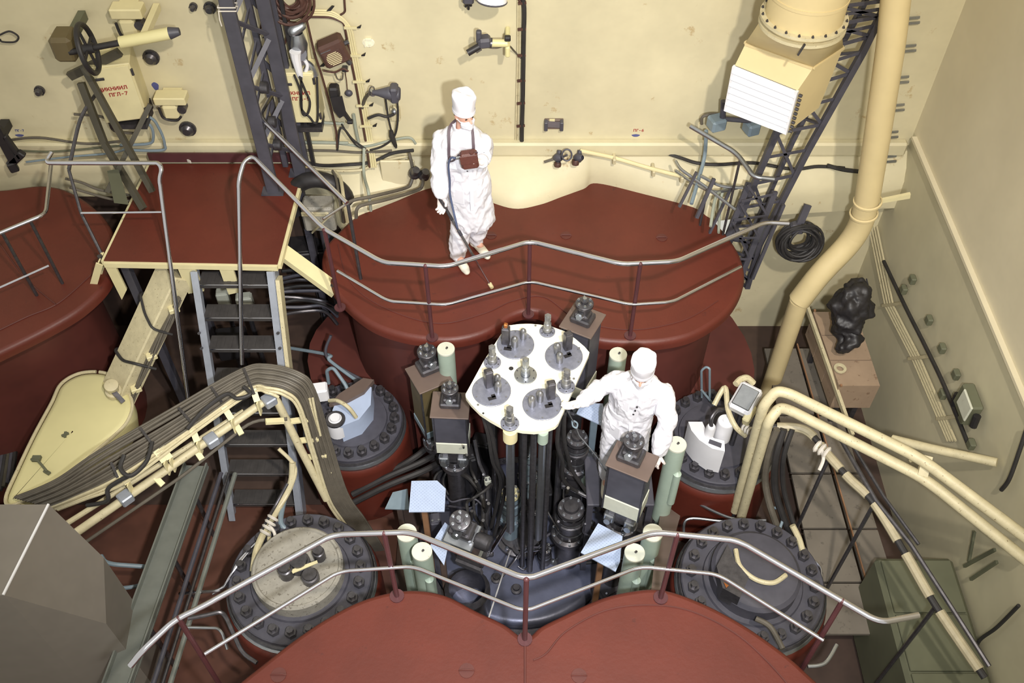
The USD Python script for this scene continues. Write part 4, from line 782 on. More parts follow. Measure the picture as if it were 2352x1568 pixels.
for k, (pth, r, m_, lab) in enumerate((([(1785, 985, -.25), (1765, 1040, -.5), (1758, 1110, -.9), (1778, 1190, -1.2), (1810, 1260, -1.5)], .03, 'cable_grey', 'grey hose drooping from the bent cream pipes, thick left one'), ([(1800, 985, -.25), (1782, 1050, -.5), (1780, 1120, -.9), (1800, 1190, -1.2), (1832, 1265, -1.5)], .03, 'black_rubber', 'black hose drooping from the bent cream pipes, thick middle one'),
      ([(1820, 985, -.25), (1800, 1050, -.5), (1800, 1120, -.9), (1822, 1200, -1.2), (1850, 1300, -1.5)], .022, 'black_rubber', 'black hose drooping from the bent cream pipes, thin right one'), ([(1820, 1206, -1.0), (1838, 1245, -1.1), (1848, 1300, -1.2), (1832, 1350, -1.2)], .026, 'cream_worn', 'worn cream hose curving over the front right bolted drum'),
      ([(1860, 1280, -1.3), (1885, 1305, -1.3), (1885, 1350, -1.3), (1868, 1380, -1.3)], .012, 'chrome', 'thin bright tube right of the front right bolted drum'), ([(1736, 1420, -.9), (1770, 1440, -.9), (1798, 1490, -.9)], .022, 'cable_grey', 'grey hose behind the right end of the near deck'),
      ([(1855, 1530, -.6), (1895, 1522, -.6), (1922, 1480, -.6)], .014, 'steel_brushed', 'thin bent tube at the foot of the near railing on the right'), ([(1640, 930, -.6), (1665, 890, -.5), (1672, 940, -.55), (1690, 980, -.6), (1712, 1000, -.7)], .024, 'cream_worn', 'worn brown and cream hose behind the white curved housing'), ([(1690, 882, -.4), (1700, 872, -.4), (1716, 868, -.4), (1730, 880, -.45)], .03, 'cream_worn', 'short cream hose end above the white curved housing'))):
    one('hose', B().tube(spline(pt(pth), 8), r, 9), m_, lab, 'hose')
t = T('junction_box', 'white junction box leaning above the right bolted drum', 'box'); c = P(1712, 918, z=-.45); R = rotz(-35) @ rotx(20)
t.part('body', B().box(c, (.2, .26, .12), R, .02), 'white_paint'); t.part('lid', B().box(c + R @ V(0, 0, .065), (.16, .2, .015), R, .006), 'steel_brushed'); t.part('side_panel', B().box(c + R @ V(.09, -.1, -.02), (.06, .16, .12), R, .01), 'cream_paint')
t.part('post', B().cyl((c[0], c[1], -1.15), c, .025, 8), 'steel_dark'); t.done()
t = T('wrapped_joint', 'pale tape wrapped around the hose beside the right bolted drum', 'tape'); b = B(); c = P(1715, 985, z=-.62)
for k in range(3): b.lathe([(.03, -.012), (.042, 0), (.03, .012)], c=c + V(.02, -.02, 0) * (k - 1), axis=(.6, -.6, .2), n=14)
t.part('tape', b, 'rag'); t.done()
# walkway of long panels beside the right wall
t = T('walkway', 'walkway of long brown-grey floor panels along the right wall', 'walkway')
for r_, (xa0, xb0, xa1, xb1) in enumerate(((1756, 1828, 1880, 1990), (1834, 1884, 1998, 2066))):
    ya, yb = 800, 1460; N = 5
    for k in range(N):
        f0, f1 = k / N, (k + 1) / N - .008; yy = lambda f: ya + (yb - ya) * f**.9
        q = [P(xa0 + (xa1 - xa0) * (yy(f0) - ya) / (1375 - ya), yy(f0), z=-1.72), P(xb0 + (xb1 - xb0) * (yy(f0) - ya) / (1375 - ya), yy(f0), z=-1.72), P(xb0 + (xb1 - xb0) * (yy(f1) - ya) / (1375 - ya), yy(f1), z=-1.72), P(xa0 + (xa1 - xa0) * (yy(f1) - ya) / (1375 - ya), yy(f1), z=-1.72)]
        t.part('floor_panel', B().plate(q, .03, (0, 0, 1)), 'floor_panel')
t.part('edge_rail', B().bar(P(1831, 790, z=-1.71), P(2012, 1410, z=-1.71), .012, .02), 'brown_wood')
for x, y in ((1800, 900), (1880, 1150), (1950, 1350), (1900, 1000)): q = P(x, y, z=-1.75); t.part('leg', B().cyl((q[0], q[1], FZ), q, .02, 8), 'steel_dark')
t.done()
t = T('box_bench', 'long pinkish-beige box bench at the foot of the right wall under the black bag', 'bench')
e0, e1, e2, e3 = P(1868, 716, z=-1.05), P(1966, 716, z=-1.05), P(2022, 888, z=-1.05), P(1928, 888, z=-1.05)
for k in range(3):
    L = lambda a_, b_, f: a_ * (1 - f) + b_ * f; f0, f1 = k / 3, (k + 1) / 3 - .012
    q = [L(e0, e3, f0), L(e1, e2, f0), L(e1, e2, f1), L(e0, e3, f1)]; t.part('box_section', B().plate(q, .35, (0, 0, 1)), 'pink_crate')
t.part('cover_ring', B().lathe([(.06, 0), (.06, .012), (.035, .012), (.03, 0)], c=P(1952, 885, z=-1.03) + V(-.05, .2, 0), n=18), 'cream_worn')
for q in (e0, e3): t.part('rail', B().bar(q + V(0, 0, .02), q + V(.02, 0, .02), .02, .02), 'brown_wood')
t.part('edge_rail', B().bar(P(1852, 700, z=-1.0), P(1958, 1000, z=-1.2), .03, .05), 'cream_worn')
for q in (e0 + V(.1, -.1, 0), e1 + V(-.1, -.1, 0), e2 + V(-.1, .1, 0), e3 + V(.1, .1, 0)): t.part('leg', B().box((q[0], q[1], -1.8), (.05, .05, .82)), 'steel_dark')
t.done()
def blob(pts_r, l=.02, noise_=.0, seed=1):
    parts = [m3.Manifold.sphere(r, 24).translate(tuple(map(float, p))) for p, r in pts_r]
    m = m3.Manifold.batch_boolean([m3.Manifold.batch_hull([a_, b_]) for a_, b_ in zip(parts, parts[1:])] or parts, m3.OpType.Add).refine_to_length(l)
    k = m.to_mesh(); tm = trimesh.Trimesh(k.vert_properties[:, :3], k.tri_verts); trimesh.smoothing.filter_taubin(tm, iterations=8)
    if noise_: tm.vertices = tm.vertices + tm.vertex_normals * (meshkit.fbm(tm.vertices * 9, 3, seed)[:, None] - .5) * noise_
    return B().tm(tm)
t = T('black_bag', 'shiny black plastic bag hanging beside the right wall above the pinkish bench', 'bag')
t.part('bag', blob([(P(1972, 660, z=-.42), .09), (P(1962, 682, z=-.46), .15), (P(1954, 705, z=-.55), .18), (P(1946, 730, z=-.64), .15), (P(1938, 752, z=-.72), .09), (P(1950, 775, z=-.8), .10), (P(1936, 800, z=-.86), .07)], .022, .16), 'black_paint', smooth=60)
t.part('cord', B().tube(pt([(1990, 640, -.35), (2000, 680, -.5), (1975, 752, -.8)]), .007, 6), 'steel_dark'); t.done()
# truss on the right
TY = 6.72
t = T('lattice_truss', 'dark leaning lattice truss behind the louvred duct, at the right of the far deck', 'truss')
S = {'a': [(1716, 660), (1745, 560), (1856, 344), (1982, 119), (2030, 20), (2055, -40)], 'b': [(1655, 600), (1690, 520), (1783, 306), (1870, 120), (1932, 15), (1960, -40)], 'c': [(1690, 640), (1722, 545), (1820, 325), (1920, 125), (1980, 18), (2006, -40)]}
Q = {k: [P(x, y, y=TY + (.22 if k == 'c' else 0)) for x, y in v] for k, v in S.items()}
for k, v in Q.items():
    b = B()
    for p, q in zip(v, v[1:]): b.bar(p, q, .05 if k != 'c' else .035, .05, hint=(0, 1, 0))
    t.part('stile', b, 'dark_grey')
A_, B_ = spline(Q['a'], 4), spline(Q['b'], 4); C_ = spline(Q['c'], 4)
for k in range(len(A_) - 1):
    t.part('brace', B().bar(*((A_[k], B_[k + 1]) if k % 2 else (B_[k], A_[k + 1])), .028, .012, hint=(0, 1, 0)), 'dark_grey')
    if k % 2: t.part('brace', B().bar(A_[k + 1], B_[k], .024, .012, hint=(0, 1, 0)), 'dark_grey')
    if k % 3 == 0: t.part('tie', B().bar(A_[k], C_[k], .03, .02, hint=(0, 0, 1)), 'dark_grey')
t.done()
t = T('lattice_truss', 'short dark lattice frame at the right edge of the far deck under the leaning truss', 'truss')
for p, q, w in (((1652, 590), (1720, 420), .05), ((1600, 500), (1640, 410), .03), ((1700, 640), (1780, 440), .05), ((1728, 640), (1800, 470), .03), ((1560, 475), (1600, 395), .02), ((1625, 545), (1680, 430), .02)): t.part('stile', B().bar(P(*p, y=6.5), P(*q, y=6.62), w, .03, hint=(0, 1, 0)), 'dark_grey')
for k in range(4):
    f = k / 4; a_ = P(1652 + 68 * f, 590 - 170 * f, y=6.5); b_ = P(1700 + 80 * (f + .22), 640 - 200 * (f + .22), y=6.5); t.part('brace', B().bar(a_, b_, .02, .012, hint=(0, 1, 0)), 'dark_grey')
    a_ = P(1652 + 68 * (f + .22), 590 - 170 * (f + .22), y=6.5); b_ = P(1700 + 80 * f, 640 - 200 * f, y=6.5); t.part('brace', B().bar(a_, b_, .02, .012, hint=(0, 1, 0)), 'dark_grey')
t.done()
def coil(name, label, c, R, turns, r, m_, tilt, seed, sq=1.0, cat='cable'):
    rg = random.Random(seed); t = T(name, label, cat); n = 26
    for k in range(turns):
        Rr = R * rg.uniform(.45, 1.0); dx, dy, dz = rg.uniform(-.1, .1) * R, rg.uniform(-.1, .1) * R, rg.uniform(-.5, .5) * .08; ph = rg.uniform(0, 6)
        p = [c + tilt @ V(Rr * math.cos(a_) + dx, sq * Rr * math.sin(a_) + dy, dz + .02 * math.sin(2 * a_ + ph)) for a_ in np.linspace(0, 2 * math.pi, n)]
        t.part('turn', B().tube(p, r, 6), m_)
    return t
vert = rotx(80)
t = coil('hose_coil', 'coil of black hose hanging on the back wall right of the lattice truss', P(1836, 552, y=6.78), .21, 20, .014, 'black_rubber', vert, 5)
t.part('hanger', B().bar(P(1856, 470, y=6.9), P(1834, 520, y=6.8), .07, .03, hint=(0, 1, 0)), 'dark_grey'); t.part('hook', B().box(P(1830, 524, y=6.8), (.14, .08, .12), None, .02), 'dark_grey')
t.done()
# vertical cream pipe with its bend
t = T('vent_pipe', 'tall cream pipe by the right corner, bending left towards the floor', 'pipe')
PY = 6.3
cl = [P(2063, -60, y=PY), P(2048, 90, y=PY), P(2020, 280, y=PY), P(1990, 470, y=PY), P(1976, 520, y=PY), P(1950, 560, y=PY - .02), P(1882, 630, y=PY - .1), P(1836, 690, y=PY - .15)]
t.part('pipe', B().tube(fillet(cl[:4] + cl[4:], .12, 5), .105, 20), 'duct_cream', smooth=60)
for x, y in ((1993, 462), (1984, 490)):
    q = P(x, y, y=PY); t.part('collar', B().lathe([(.11, -.014), (.122, -.008), (.122, .008), (.11, .014)], c=q, axis=cl[2] - cl[3], n=24), 'duct_cream')
t.part('foot', B().cyl((cl[-1][0], cl[-1][1], FZ), cl[-1], .09, 16), 'duct_cream')
t.part('shelf_bracket', B().plate([P(2006, 470, y=PY), P(2008, 464, y=PY), P(2092, 446, y=PY), P(2090, 456, y=PY)], .03, (0, -1, 0)), 'cream_paint'); t.done()
for k, (x, y) in enumerate(((2098, 48), (2090, 112), (2074, 184), (2064, 248), (2050, 310), (2046, 366))):
    t = T('corner_rung', 'small paired steel rung on the corner of the back wall, number %s from the top' % ('one', 'two', 'three', 'four', 'five', 'six')[k], 'rung', 'corner rungs')
    for d in (-6, 6): q = W(x, y + d, .04); t.part('bar', B().bar(q - V(.05, 0, 0), q + V(.05, 0, .01), .012, .02), 'steel_brushed')
    t.done()
# runs on the right wall
XW = XR - .03
def R_(px, py, off=0.0): return P(px, py, x=XW - off)
t = T('cable_band', 'band of four thin cream cables clipped down the right wall', 'cable')
for k in range(4): t.part('cable', B().tube([R_(1996 + 6 * k, 520), R_(2034 + 6 * k, 704), R_(2094 + 6 * k, 820), R_(2177 + 6 * k, 1012)], .011, 6), 'cream_worn')
for x, y in ((2040, 700), (2100, 822), (2165, 960)): t.part('clip', B().bar(R_(x - 14, y + 2, .01), R_(x + 34, y - 4, .01), .03, .012, hint=(1, 0, 0)), 'cream_worn')
t.done()
t = T('black_cable', 'thick black cable running down the right wall beside the band of cream cables', 'cable')
t.part('cable', B().tube(spline([R_(2030, 600, .02), R_(2080, 705, .02), R_(2127, 798, .02), R_(2170, 888, .02), R_(2228, 1030, .02)], 6), .018, 8), 'black_rubber')
for x, y in ((2060, 665), (2080, 642), (2118, 735), (2148, 800), (2180, 860), (2196, 960), (2215, 1020), (2150, 905)): t.part('clip', B().box(R_(x + 16, y, .02), (.05, .08, .08), None, .01), 'dim_green')
t.done()
t = T('side_box', 'greenish junction box with hoses on the right wall below the black cable', 'box')
t.part('body', B().box(R_(2224, 928, .05), (.1, .26, .24), None, .015), 'dim_green'); t.part('lid', B().box(R_(2216, 930, .11), (.02, .2, .18), None, .01), 'sage_top')
for x, y in ((2200, 905), (2245, 955)): t.part('gland', B().cyl(R_(x, y, .05), R_(x - 10, y + 24, .05), .03, 10), 'black_paint')
t.done()
t = T('black_cable', 'black cable curving down the right wall at the frame edge', 'cable'); t.part('cable', B().tube(spline([R_(2358, 985, .02), R_(2340, 1040, .02), R_(2318, 1100, .02), R_(2300, 1125, .02)], 6), .016, 8), 'black_rubber'); t.done()
t = T('black_cable', 'thin dark cable looping low on the right wall at the bottom corner', 'cable'); t.part('cable', B().tube(spline([R_(2340, 1390, .02), R_(2290, 1440, .02), R_(2250, 1470, .02), R_(2240, 1500, .02)], 6), .014, 8), 'black_rubber'); t.done()
t = T('angled_bracket', 'small dark angled bracket low on the right wall', 'bracket')
for p, q in (((2215, 1300), (2270, 1270)), ((2270, 1270), (2285, 1262)), ((2230, 1330), (2290, 1290)), ((2238, 1220), (2225, 1290))): t.part('bar', B().bar(R_(*p, .03), R_(*q, .03), .025, .02, hint=(1, 0, 0)), 'dim_green')
t.done()
struct('trim_2', B().box((XR - .02, 3.0, .55), (.05, 8.4, .03)), 'wall_side')  # strip over the edge where the dimmed lower colour starts
t = T('low_cabinet', 'dim greenish cabinet standing at the foot of the right wall in the bottom corner', 'cabinet')
c0, c1 = P(2160, 1200, z=-1.2), P(2330, 1560, z=-1.2); R0 = B()
t.part('body', B().box(((3.05 + XR - .03) / 2, 3.1, -1.68), (XR - .03 - 3.05, 1.5, .94), None, .03), 'dim_green'); 
for k in range(3): t.part('top_panel', B().box(((3.07 + XR - .05) / 2, 2.62 + .48 * k, -1.20), (XR - 3.16, .46, .03), None, .006), 'dim_green')
t.done()

for k in range(7):
    x = 2 + 9 * k; one('floor_hose', B().tube(spline([P(x - 30, 1150 - 8 * k, z=-1.6), P(x - 10, 1040 - 14 * k, z=-1.5), P(x + 8, 960 - 6 * k, z=-1.5), P(x + 40, 900 - 10 * k, z=-1.6), P(x + 90, 880 - 12 * k, z=-1.9)], 7), .028, 8), ('black_rubber', 'stand_dark', 'dark_grey')[k % 3], 'dark ribbed hose in the pile left of the teardrop cover', 'hose', 'pile of dark hoses left of the teardrop cover')

# ---------------------------------------------------------------- things on the back wall, left
def lettering(lines, c, right, up, h, m_, name, label):
    right, up = unit(right), unit(up); nn = np.cross(right, up); bb = B()
    for k, (s_, dx) in enumerate(lines):
        tm = meshkit.text_mesh(s_, h, .002, True); v = np.array(tm.vertices); w = v[:, 0].max(); v[:, 0] -= w / 2 - dx; v[:, 1] -= k * h * 1.75
        bb.add(np.asarray(c) + v[:, :1] * right + v[:, 1:2] * up + v[:, 2:] * nn, tm.faces)
    one(name, bb, m_, label, 'lettering')
X1, Y1 = V(1, 0, 0), V(0, 0, 1)
lt0 = P(628, 440, z=PZ); lt1 = P(690, 398, z=PZ)
t = T('lattice_tower', 'dark grey steel lattice tower standing on the red platform beside the back wall', 'tower')
Lp = [V(lt0[0], lt0[1], 0), V(lt0[0] + .06, lt0[1] + .36, 0), V(lt1[0], lt1[1], 0), V(lt1[0] + .04, lt1[1] + .2, 0)]
Lp = [V(p[0], min(p[1], WY - .16), 0) for p in Lp]
for k, p in enumerate(Lp): t.part('stile', B().bar(p + V(0, 0, PZ), p + V(0, 0, 3.4), .11 if k in (0, 2) else .05, .05, hint=(0, 1, 0), bev=.006), 'dark_grey')
for k, z in enumerate(np.arange(.55, 3.2, .30)):
    for a_, b_ in ((0, 2), (1, 3)):
        p, q = (Lp[a_], Lp[b_]) if k % 2 else (Lp[b_], Lp[a_]); t.part('brace', B().bar(p + V(0, 0, z), q + V(0, 0, z + .30), .04, .014, hint=(0, 1, 0)), 'dark_grey')
    p, q = Lp[0], Lp[1]; t.part('brace', B().bar(p + V(0, 0, z), q + V(0, 0, z + .2), .03, .014, hint=(1, 0, 0)), 'dark_grey')
for p in (Lp[0], Lp[2]): t.part('foot_plate', B().box(p + V(0, 0, PZ + .006), (.2, .12, .012)), 'dark_grey')
for z in (1.0, 1.35, .75): q = (Lp[0] + Lp[2]) / 2 + V(0, -.02, z); t.part('roller', B().cyl(q - V(.03, 0, 0), q + V(.03, 0, 0), .05, 14), 'steel_dark')
t.part('toothed_rail', B().bar(Lp[3] + V(.07, .0, PZ), Lp[3] + V(.07, 0, 2.2), .03, .04, hint=(0, 1, 0)), 'black_paint')
t.done()
zz = P(540, 32, y=lt0[1] - .07)[2]; t = T('tie_string', 'white string tied around the dark lattice tower near the top', 'string')
for d in (0, .03): t.part('turn', B().tube([Lp[0] + V(x, y, zz + d) for x, y in ((-.068, -.034), (.068, -.034), (.068, .034), (-.068, .034), (-.068, -.034))], .006, 6), 'rag')
t.part('tail', B().tube([Lp[0] + V(-.066, -.036, zz), Lp[0] + V(-.07, -.05, zz - .06), Lp[0] + V(-.068, -.045, zz - .12)], .005, 6), 'rag'); t.done()
def wall_box(label, px, py, w, h, d, rz=0, lines=None, base='dark'):
    c = W(px, py, d); t = T('instrument_cabinet', label, 'cabinet'); R = rotz(rz); cc = V(c[0], WY - d / 2 - .03, c[2])
    t.part('case', B().box(cc, (w, d, h), R, .008), 'cream_paint'); t.part('door', B().box(cc + R @ V(0, -d / 2 - .004, 0), (w - .03, .010, h - .03), R, .003), 'cream_paint')
    t.part('latch', B().box(cc + R @ V(-w * .25, -d / 2 - .012, h * .30), (.07, .012, .025), R, .003), 'steel_dark')
    for s_ in (-1, 1): t.part('bracket', B().box(cc + V(s_ * w * .38, d * .2, -h / 2 - .04), (.05, d * .5, .10)), 'black_paint')
    t.part('lower_tray', B().box(cc + V(0, 0, -h / 2 - .10), (w * .9, d * .7, .05)), 'steel_dark')
    for s_ in (-1, 1): t.part('hinge', B().cyl(cc + R @ V(w / 2, -d / 2, s_ * h * .35 - .03), cc + R @ V(w / 2, -d / 2, s_ * h * .35 + .03), .012, 8), 'steel_dark')
    t.done()
    if lines: lettering(lines, cc + R @ V(-.02, -d / 2 - .0105, .05), R @ V(1, 0, 0), Y1, .034, 'letter_red', 'cabinet_lettering', 'dark red lettering on the ' + label.split(',')[0])
wall_box('cream instrument cabinet left of the lattice tower, under the handwheel', 262, 212, .36, .56, .34, 12, [('ЦИКНИИЛ', 0), ('ПГЛ-7', .03)])
wall_box('cream instrument cabinet right of the lattice tower, under the pale valve', 690, 222, .30, .52, .22, 0, [('ЦИКНИИЛ', 0), ('ПГЛ-5', .03)])
t = T('handwheel_valve', 'large dark handwheel valve on a long stem at the upper left of the back wall', 'valve')
hc = W(202, 112, .55); ax = unit(V(1, .15, .12))
ring = [hc + (frame(ax)[0] * math.cos(a_) + frame(ax)[1] * math.sin(a_)) * .19 for a_ in np.linspace(0, 2 * math.pi, 33)]
t.part('wheel_rim', B().tube(ring, .022, 10), 'black_paint')
for a_ in range(4): t.part('spoke', B().cyl(hc, hc + (frame(ax)[0] * math.cos(a_ * 1.571) + frame(ax)[1] * math.sin(a_ * 1.571)) * .19, .012, 8), 'black_paint')
t.part('stem', B().cyl(hc - ax * .15, hc + ax * .28, .025, 12), 'black_paint'); t.part('hub', B().cyl(hc - ax * .05, hc + ax * .05, .04, 14), 'black_paint')
t.part('sleeve', B().cyl(hc + ax * .26, hc + ax * .66, .048, 18), 'cream_smooth'); t.part('end_coupling', B().cyl(hc + ax * .66, hc + ax * .74, .05, 14, .03), 'dark_grey')
t.part('gearbox', B().box(hc - ax * .2 + V(0, .1, .02), (.18, .22, .22), None, .03), 'olive_plate')
q = hc + ax * .45; t.part('bracket', B().bar(q, V(q[0], WY - .02, q[2]), .05, .06), 'cream_paint'); q = hc - ax * .2; t.part('bracket', B().bar(q, V(q[0], WY - .02, q[2]), .06, .08), 'dim_green'); t.done()
def wall_frame(label, px, py, w, h):
    c = W(px, py, .12); t = T('bracket_box', label, 'bracket'); t.part('plate', B().box(c + V(0, 0, h * .28), (w, .14, h * .3), None, .01), 'cream_paint')
    t.part('arm', B().box(c + V(-w * .1, 0, -h * .2), (w * .5, .12, h * .55), None, .02), 'cream_paint'); t.part('wheel', B().cyl(c + V(w * .28, .03, -h * .1), c + V(w * .28, -.05, -h * .1), .04, 14), 'steel_dark')
    t.part('lower_edge', B().tube(spline([c + V(-w * .42, -.05, .0), c + V(-w * .36, -.05, -h * .42), c + V(0, -.05, -h * .52), c + V(w * .2, -.05, -h * .36)], 5), .012, 6), 'black_paint'); t.part('wall_plate', B().box(c + V(0, .09, 0), (w * .6, .03, h * .8)), 'cream_paint'); t.done()
wall_frame('cream bracket box at the top of the back wall, above the handwheel', 300, 45, .26, .30)
wall_frame('cream bracket box on the back wall below the handwheel sleeve, right of the left cabinet', 398, 240, .28, .26)
def knob(label, px, py, r, m_='steel_dark', d=.06, cat='fitting'):
    c = W(px, py, 0); t = T('round_fitting', label, cat); f = t.part('flange', B().cyl(c, c - V(0, .02, 0), r * 1.3, 18), m_); t.part('body', B().lathe([(r, 0), (r, d * .6), (r * .6, d), (0, d)], c=c - V(0, .01, 0), axis=(0, -1, 0), n=16), m_)
    bolts(t, f, c - V(0, .02, 0), (0, -1, 0), r * 1.15, 6, .008, .012, m_); t.done()
knob('round dark fitting on the back wall right of the handwheel', 348, 130, .055); knob('round dark fitting on the back wall above the red platform', 432, 294, .06); knob('small dark round fitting alone at the left of the back wall', 92, 206, .035); knob('small dark fitting at the top of the back wall beside the lattice tower', 445, 13, .025); knob('dark fitting at the top of the back wall close to the lattice tower', 483, 16, .04)
for px, py, w, h, lab in ((357, 198, .06, .085, 'blue paint mark on the back wall right of the left cabinet'), (1460, 311, .075, .03, 'blue paint mark on the back wall under the small red lettering'), (45, 311, .08, .03, 'faint blue paint mark on the back wall at the left edge'), (383, 213, .05, .03, 'small blue smear on the back wall above a cream bracket box')):
    b = B().lathe([(1, 0), (.97, 1.0), (0, 1.0)], n=18); v = b.v[0]; c = W(px, py); b.v[0] = np.column_stack([c[0] + v[:, 0] * w / 2 * (1 + .15 * np.sin(3 * np.arctan2(v[:, 1], v[:, 0]))), c[1] - v[:, 2] * .002, c[2] + v[:, 1] * h / 2]); one('paint_mark', b, 'letter_blue', lab, 'paint mark')
lettering([('ПГ-6', 0)], W(1466, 302), X1, Y1, .028, 'letter_red', 'stencil_lettering', 'small dark red lettering on the back wall above a blue mark')
lettering([('ПГ-7', 0)], W(46, 302), X1, Y1, .024, 'letter_blue', 'stencil_lettering', 'faint blue lettering on the back wall at the left edge')
# dark A-frame stand left of the platform
t = T('pipe_stand', 'dark steel A-frame stand with crossing bars left of the red platform', 'stand')
for p, q, y0, y1, w in (((190, 150), (350, 440), 6.9, 6.5, .05), ((345, 240), (246, 440), 6.9, 6.5, .04), ((160, 175), (275, 120), 6.95, 6.95, .07), ((186, 190), (240, 330), 6.95, 6.8, .06), ((240, 330), (330, 480), 6.8, 6.4, .06)): t.part('bar', B().bar(P(*p, y=y0), P(*q, y=y1), w, .04, hint=(0, 1, 0)), 'stand_dark')
t.part('trough', B().hull([P(x, y, y=6.5) for x, y in ((246, 392), (272, 388), (296, 470), (262, 466))] + [P(x, y, y=6.6) for x, y in ((246, 392), (272, 388), (296, 470), (262, 466))]), 'dim_green'); t.done()
for k, (pth, y, r, m_, lab) in enumerate((([(20, 322), (90, 316), (200, 330), (292, 322)], 7.15, .012, 'cable_grey', 'grey pipe along the back wall at the far left, upper one'), ([(30, 345), (120, 348), (240, 338), (330, 330)], 7.15, .010, 'dim_green', 'greenish pipe along the back wall at the far left, middle one'),
      ([(60, 372), (160, 360), (250, 352), (300, 340)], 7.1, .010, 'blue_grey', 'pale pipe along the back wall at the far left, lower one'), ([(268, 280), (330, 282), (348, 292), (352, 318), (340, 330), (276, 333)], 7.05, .013, 'blue_grey', 'pale blue pipe bent in a U left of the red platform, inner one'), ([(262, 266), (340, 268), (366, 296), (378, 330), (370, 345), (282, 344)], 7.1, .013, 'blue_grey', 'pale blue pipe bent in a U left of the red platform, outer one'),
      ([(170, 262), (240, 270), (262, 300), (310, 306)], 7.1, .012, 'cable_grey', 'grey pipe below the left cream cabinet'), ([(150, 410), (190, 420), (230, 436), (310, 450)], 6.7, .012, 'cable_grey', 'grey hose on the edge of the left red deck, upper one'), ([(160, 430), (200, 442), (260, 458), (318, 462)], 6.65, .012, 'cable_grey', 'grey hose on the edge of the left red deck, lower one'),
      ([(0, 60 + 20), (22, 72), (42, 84), (34, 96), (6, 96), (0, 90)], 7.2, .008, 'black_rubber', 'thin dark cable loop on the back wall at the left edge'))):
    one('pipe' if 'pipe' in lab else 'hose', B().tube(spline([P(x, yy, y=y) for x, yy in pth], 7), r, 8), m_, lab, 'pipe' if 'pipe' in lab else 'hose')
t = T('clamp_arm', 'dark clamp arm on the back wall at the left edge of the photo', 'bracket')
for p, q, w in (((-10, 290), (34, 372), .09), ((10, 310), (48, 362), .04), ((22, 378), (52, 350), .07), ((20, 386), (40, 380), .10)): t.part('bar', B().bar(W(*p, .22), W(*q, .22), w, .06, hint=(0, 1, 0), bev=.01), 'black_paint')
q = W(0, 310, .2); t.part('wall_bracket', B().bar(q, V(q[0], WY - .02, q[2]), .08, .08), 'black_paint'); t.done()

# ---------------------------------------------------------------- things on the back wall, middle
t = coil('cable_coil', 'coil of brown cable at the top of the back wall right of the tower', W(664, -6, .1), .20, 22, .012, 'cable_brown', vert, 11, 1.05)
t.part('hook', B().bar(W(662, -45, .02), W(662, -44, .2), .03, .03), 'steel_dark')
t.part('loose_end', B().tube(spline([W(640, 38, .1), W(660, 50, .08), W(690, 52, .08), W(700, 36, .08)], 6), .010, 6), 'cable_brown'); t.done()
for k, (pth, r, m_, lab) in enumerate((([(664, 46), (658, 90), (640, 124), (616, 158)], .009, 'cable_brown', 'thin brown cable from the coil down to the lattice tower'), ([(702, 34), (722, 120), (738, 170), (758, 240), (772, 300), (775, 340)], .010, 'cable_brown', 'thin brown cable running straight down right of the pale valve'), ([(604, 0), (602, 40), (596, 80)], .008, 'cable_brown', 'thin brown cable at the top beside the lattice tower'),
      ([(676, 172), (690, 210), (693, 250), (712, 270), (722, 282), (730, 270), (728, 178)], .010, 'black_rubber', 'black cable looping in front of the right cream cabinet'), ([(688, 176), (700, 205), (712, 235), (706, 262), (694, 256), (692, 178)], .010, 'black_rubber', 'black cable crossing in front of the right cream cabinet'), ([(640, 225), (648, 280), (655, 320)], .009, 'black_rubber', 'black cable hanging left of the right cream cabinet'),
      ([(742, 162), (768, 166), (788, 158), (800, 164)], .009, 'cable_brown', 'short brown cable sagging under the dark speaker'), ([(770, 168), (776, 182), (786, 182), (788, 168)], .006, 'cable_grey', 'small loop of grey cable under the dark speaker'), ([(885, 222), (892, 270), (900, 305)], .009, 'black_rubber', 'black cable hanging from the dark floodlight, left one'), ([(912, 228), (914, 270), (906, 312), (880, 335), (850, 345)], .010, 'black_rubber', 'black cable hanging from the dark floodlight, right one'),
      ([(845, 272), (868, 264), (888, 268), (905, 262)], .014, 'black_rubber', 'short black cable below the dark floodlight'), ([(775, 345), (780, 300), (790, 296), (810, 320), (840, 342)], .010, 'black_rubber', 'black cable arching beside the dark upright device'), ([(785, 285), (800, 310), (820, 335), (838, 342)], .008, 'black_rubber', 'thin black cable dropping from the dark upright device'))):
    one('cable', B().tube(spline([W(x, y, .12 if 'cabinet' not in lab else .32) for x, y in pth], 7), r, 7), m_, lab, 'cable')
t = T('pale_valve', 'pale grey valve with curved arms on the back wall above the right cream cabinet', 'valve')
c = W(684, 90, .18); t.part('cap', blob([(c + V(-.02, 0, .08), .055), (c + V(.05, .02, .11), .035)], .02), 'steel_brushed', smooth=60); t.part('body', B().lathe([(.05, -.22), (.06, -.12), (.075, -.05), (.06, .02), (.05, .06)], c=c, n=20), 'steel_brushed')
t.part('wheel', B().cyl(W(690, 122, .1), W(688, 124, .24), .06, 20), 'dark_grey'); t.part('arm', B().tube(spline([W(678, 118, .26), W(680, 135, .26), W(686, 160, .26), W(690, 178, .26)], 5), [.05 - .0018 * k for k in range(16)], 10), 'white_paint')
t.part('arm', B().tube(spline([W(700, 138, .22), W(706, 150, .22), W(702, 166, .22), W(698, 176, .22)], 5), .016, 8), 'white_paint'); t.part('arm', B().tube(spline([W(700, 140, .2), W(716, 152, .2), W(726, 174, .2)], 5), .022, 8), 'steel_brushed')
t.part('motor', B().cyl(W(708, 160, .05), W(712, 168, .22), .06, 16), 'dark_grey'); t.part('wall_plate', B().box(W(690, 110, .03), (.16, .06, .42), None, .01), 'cream_paint'); t.done()
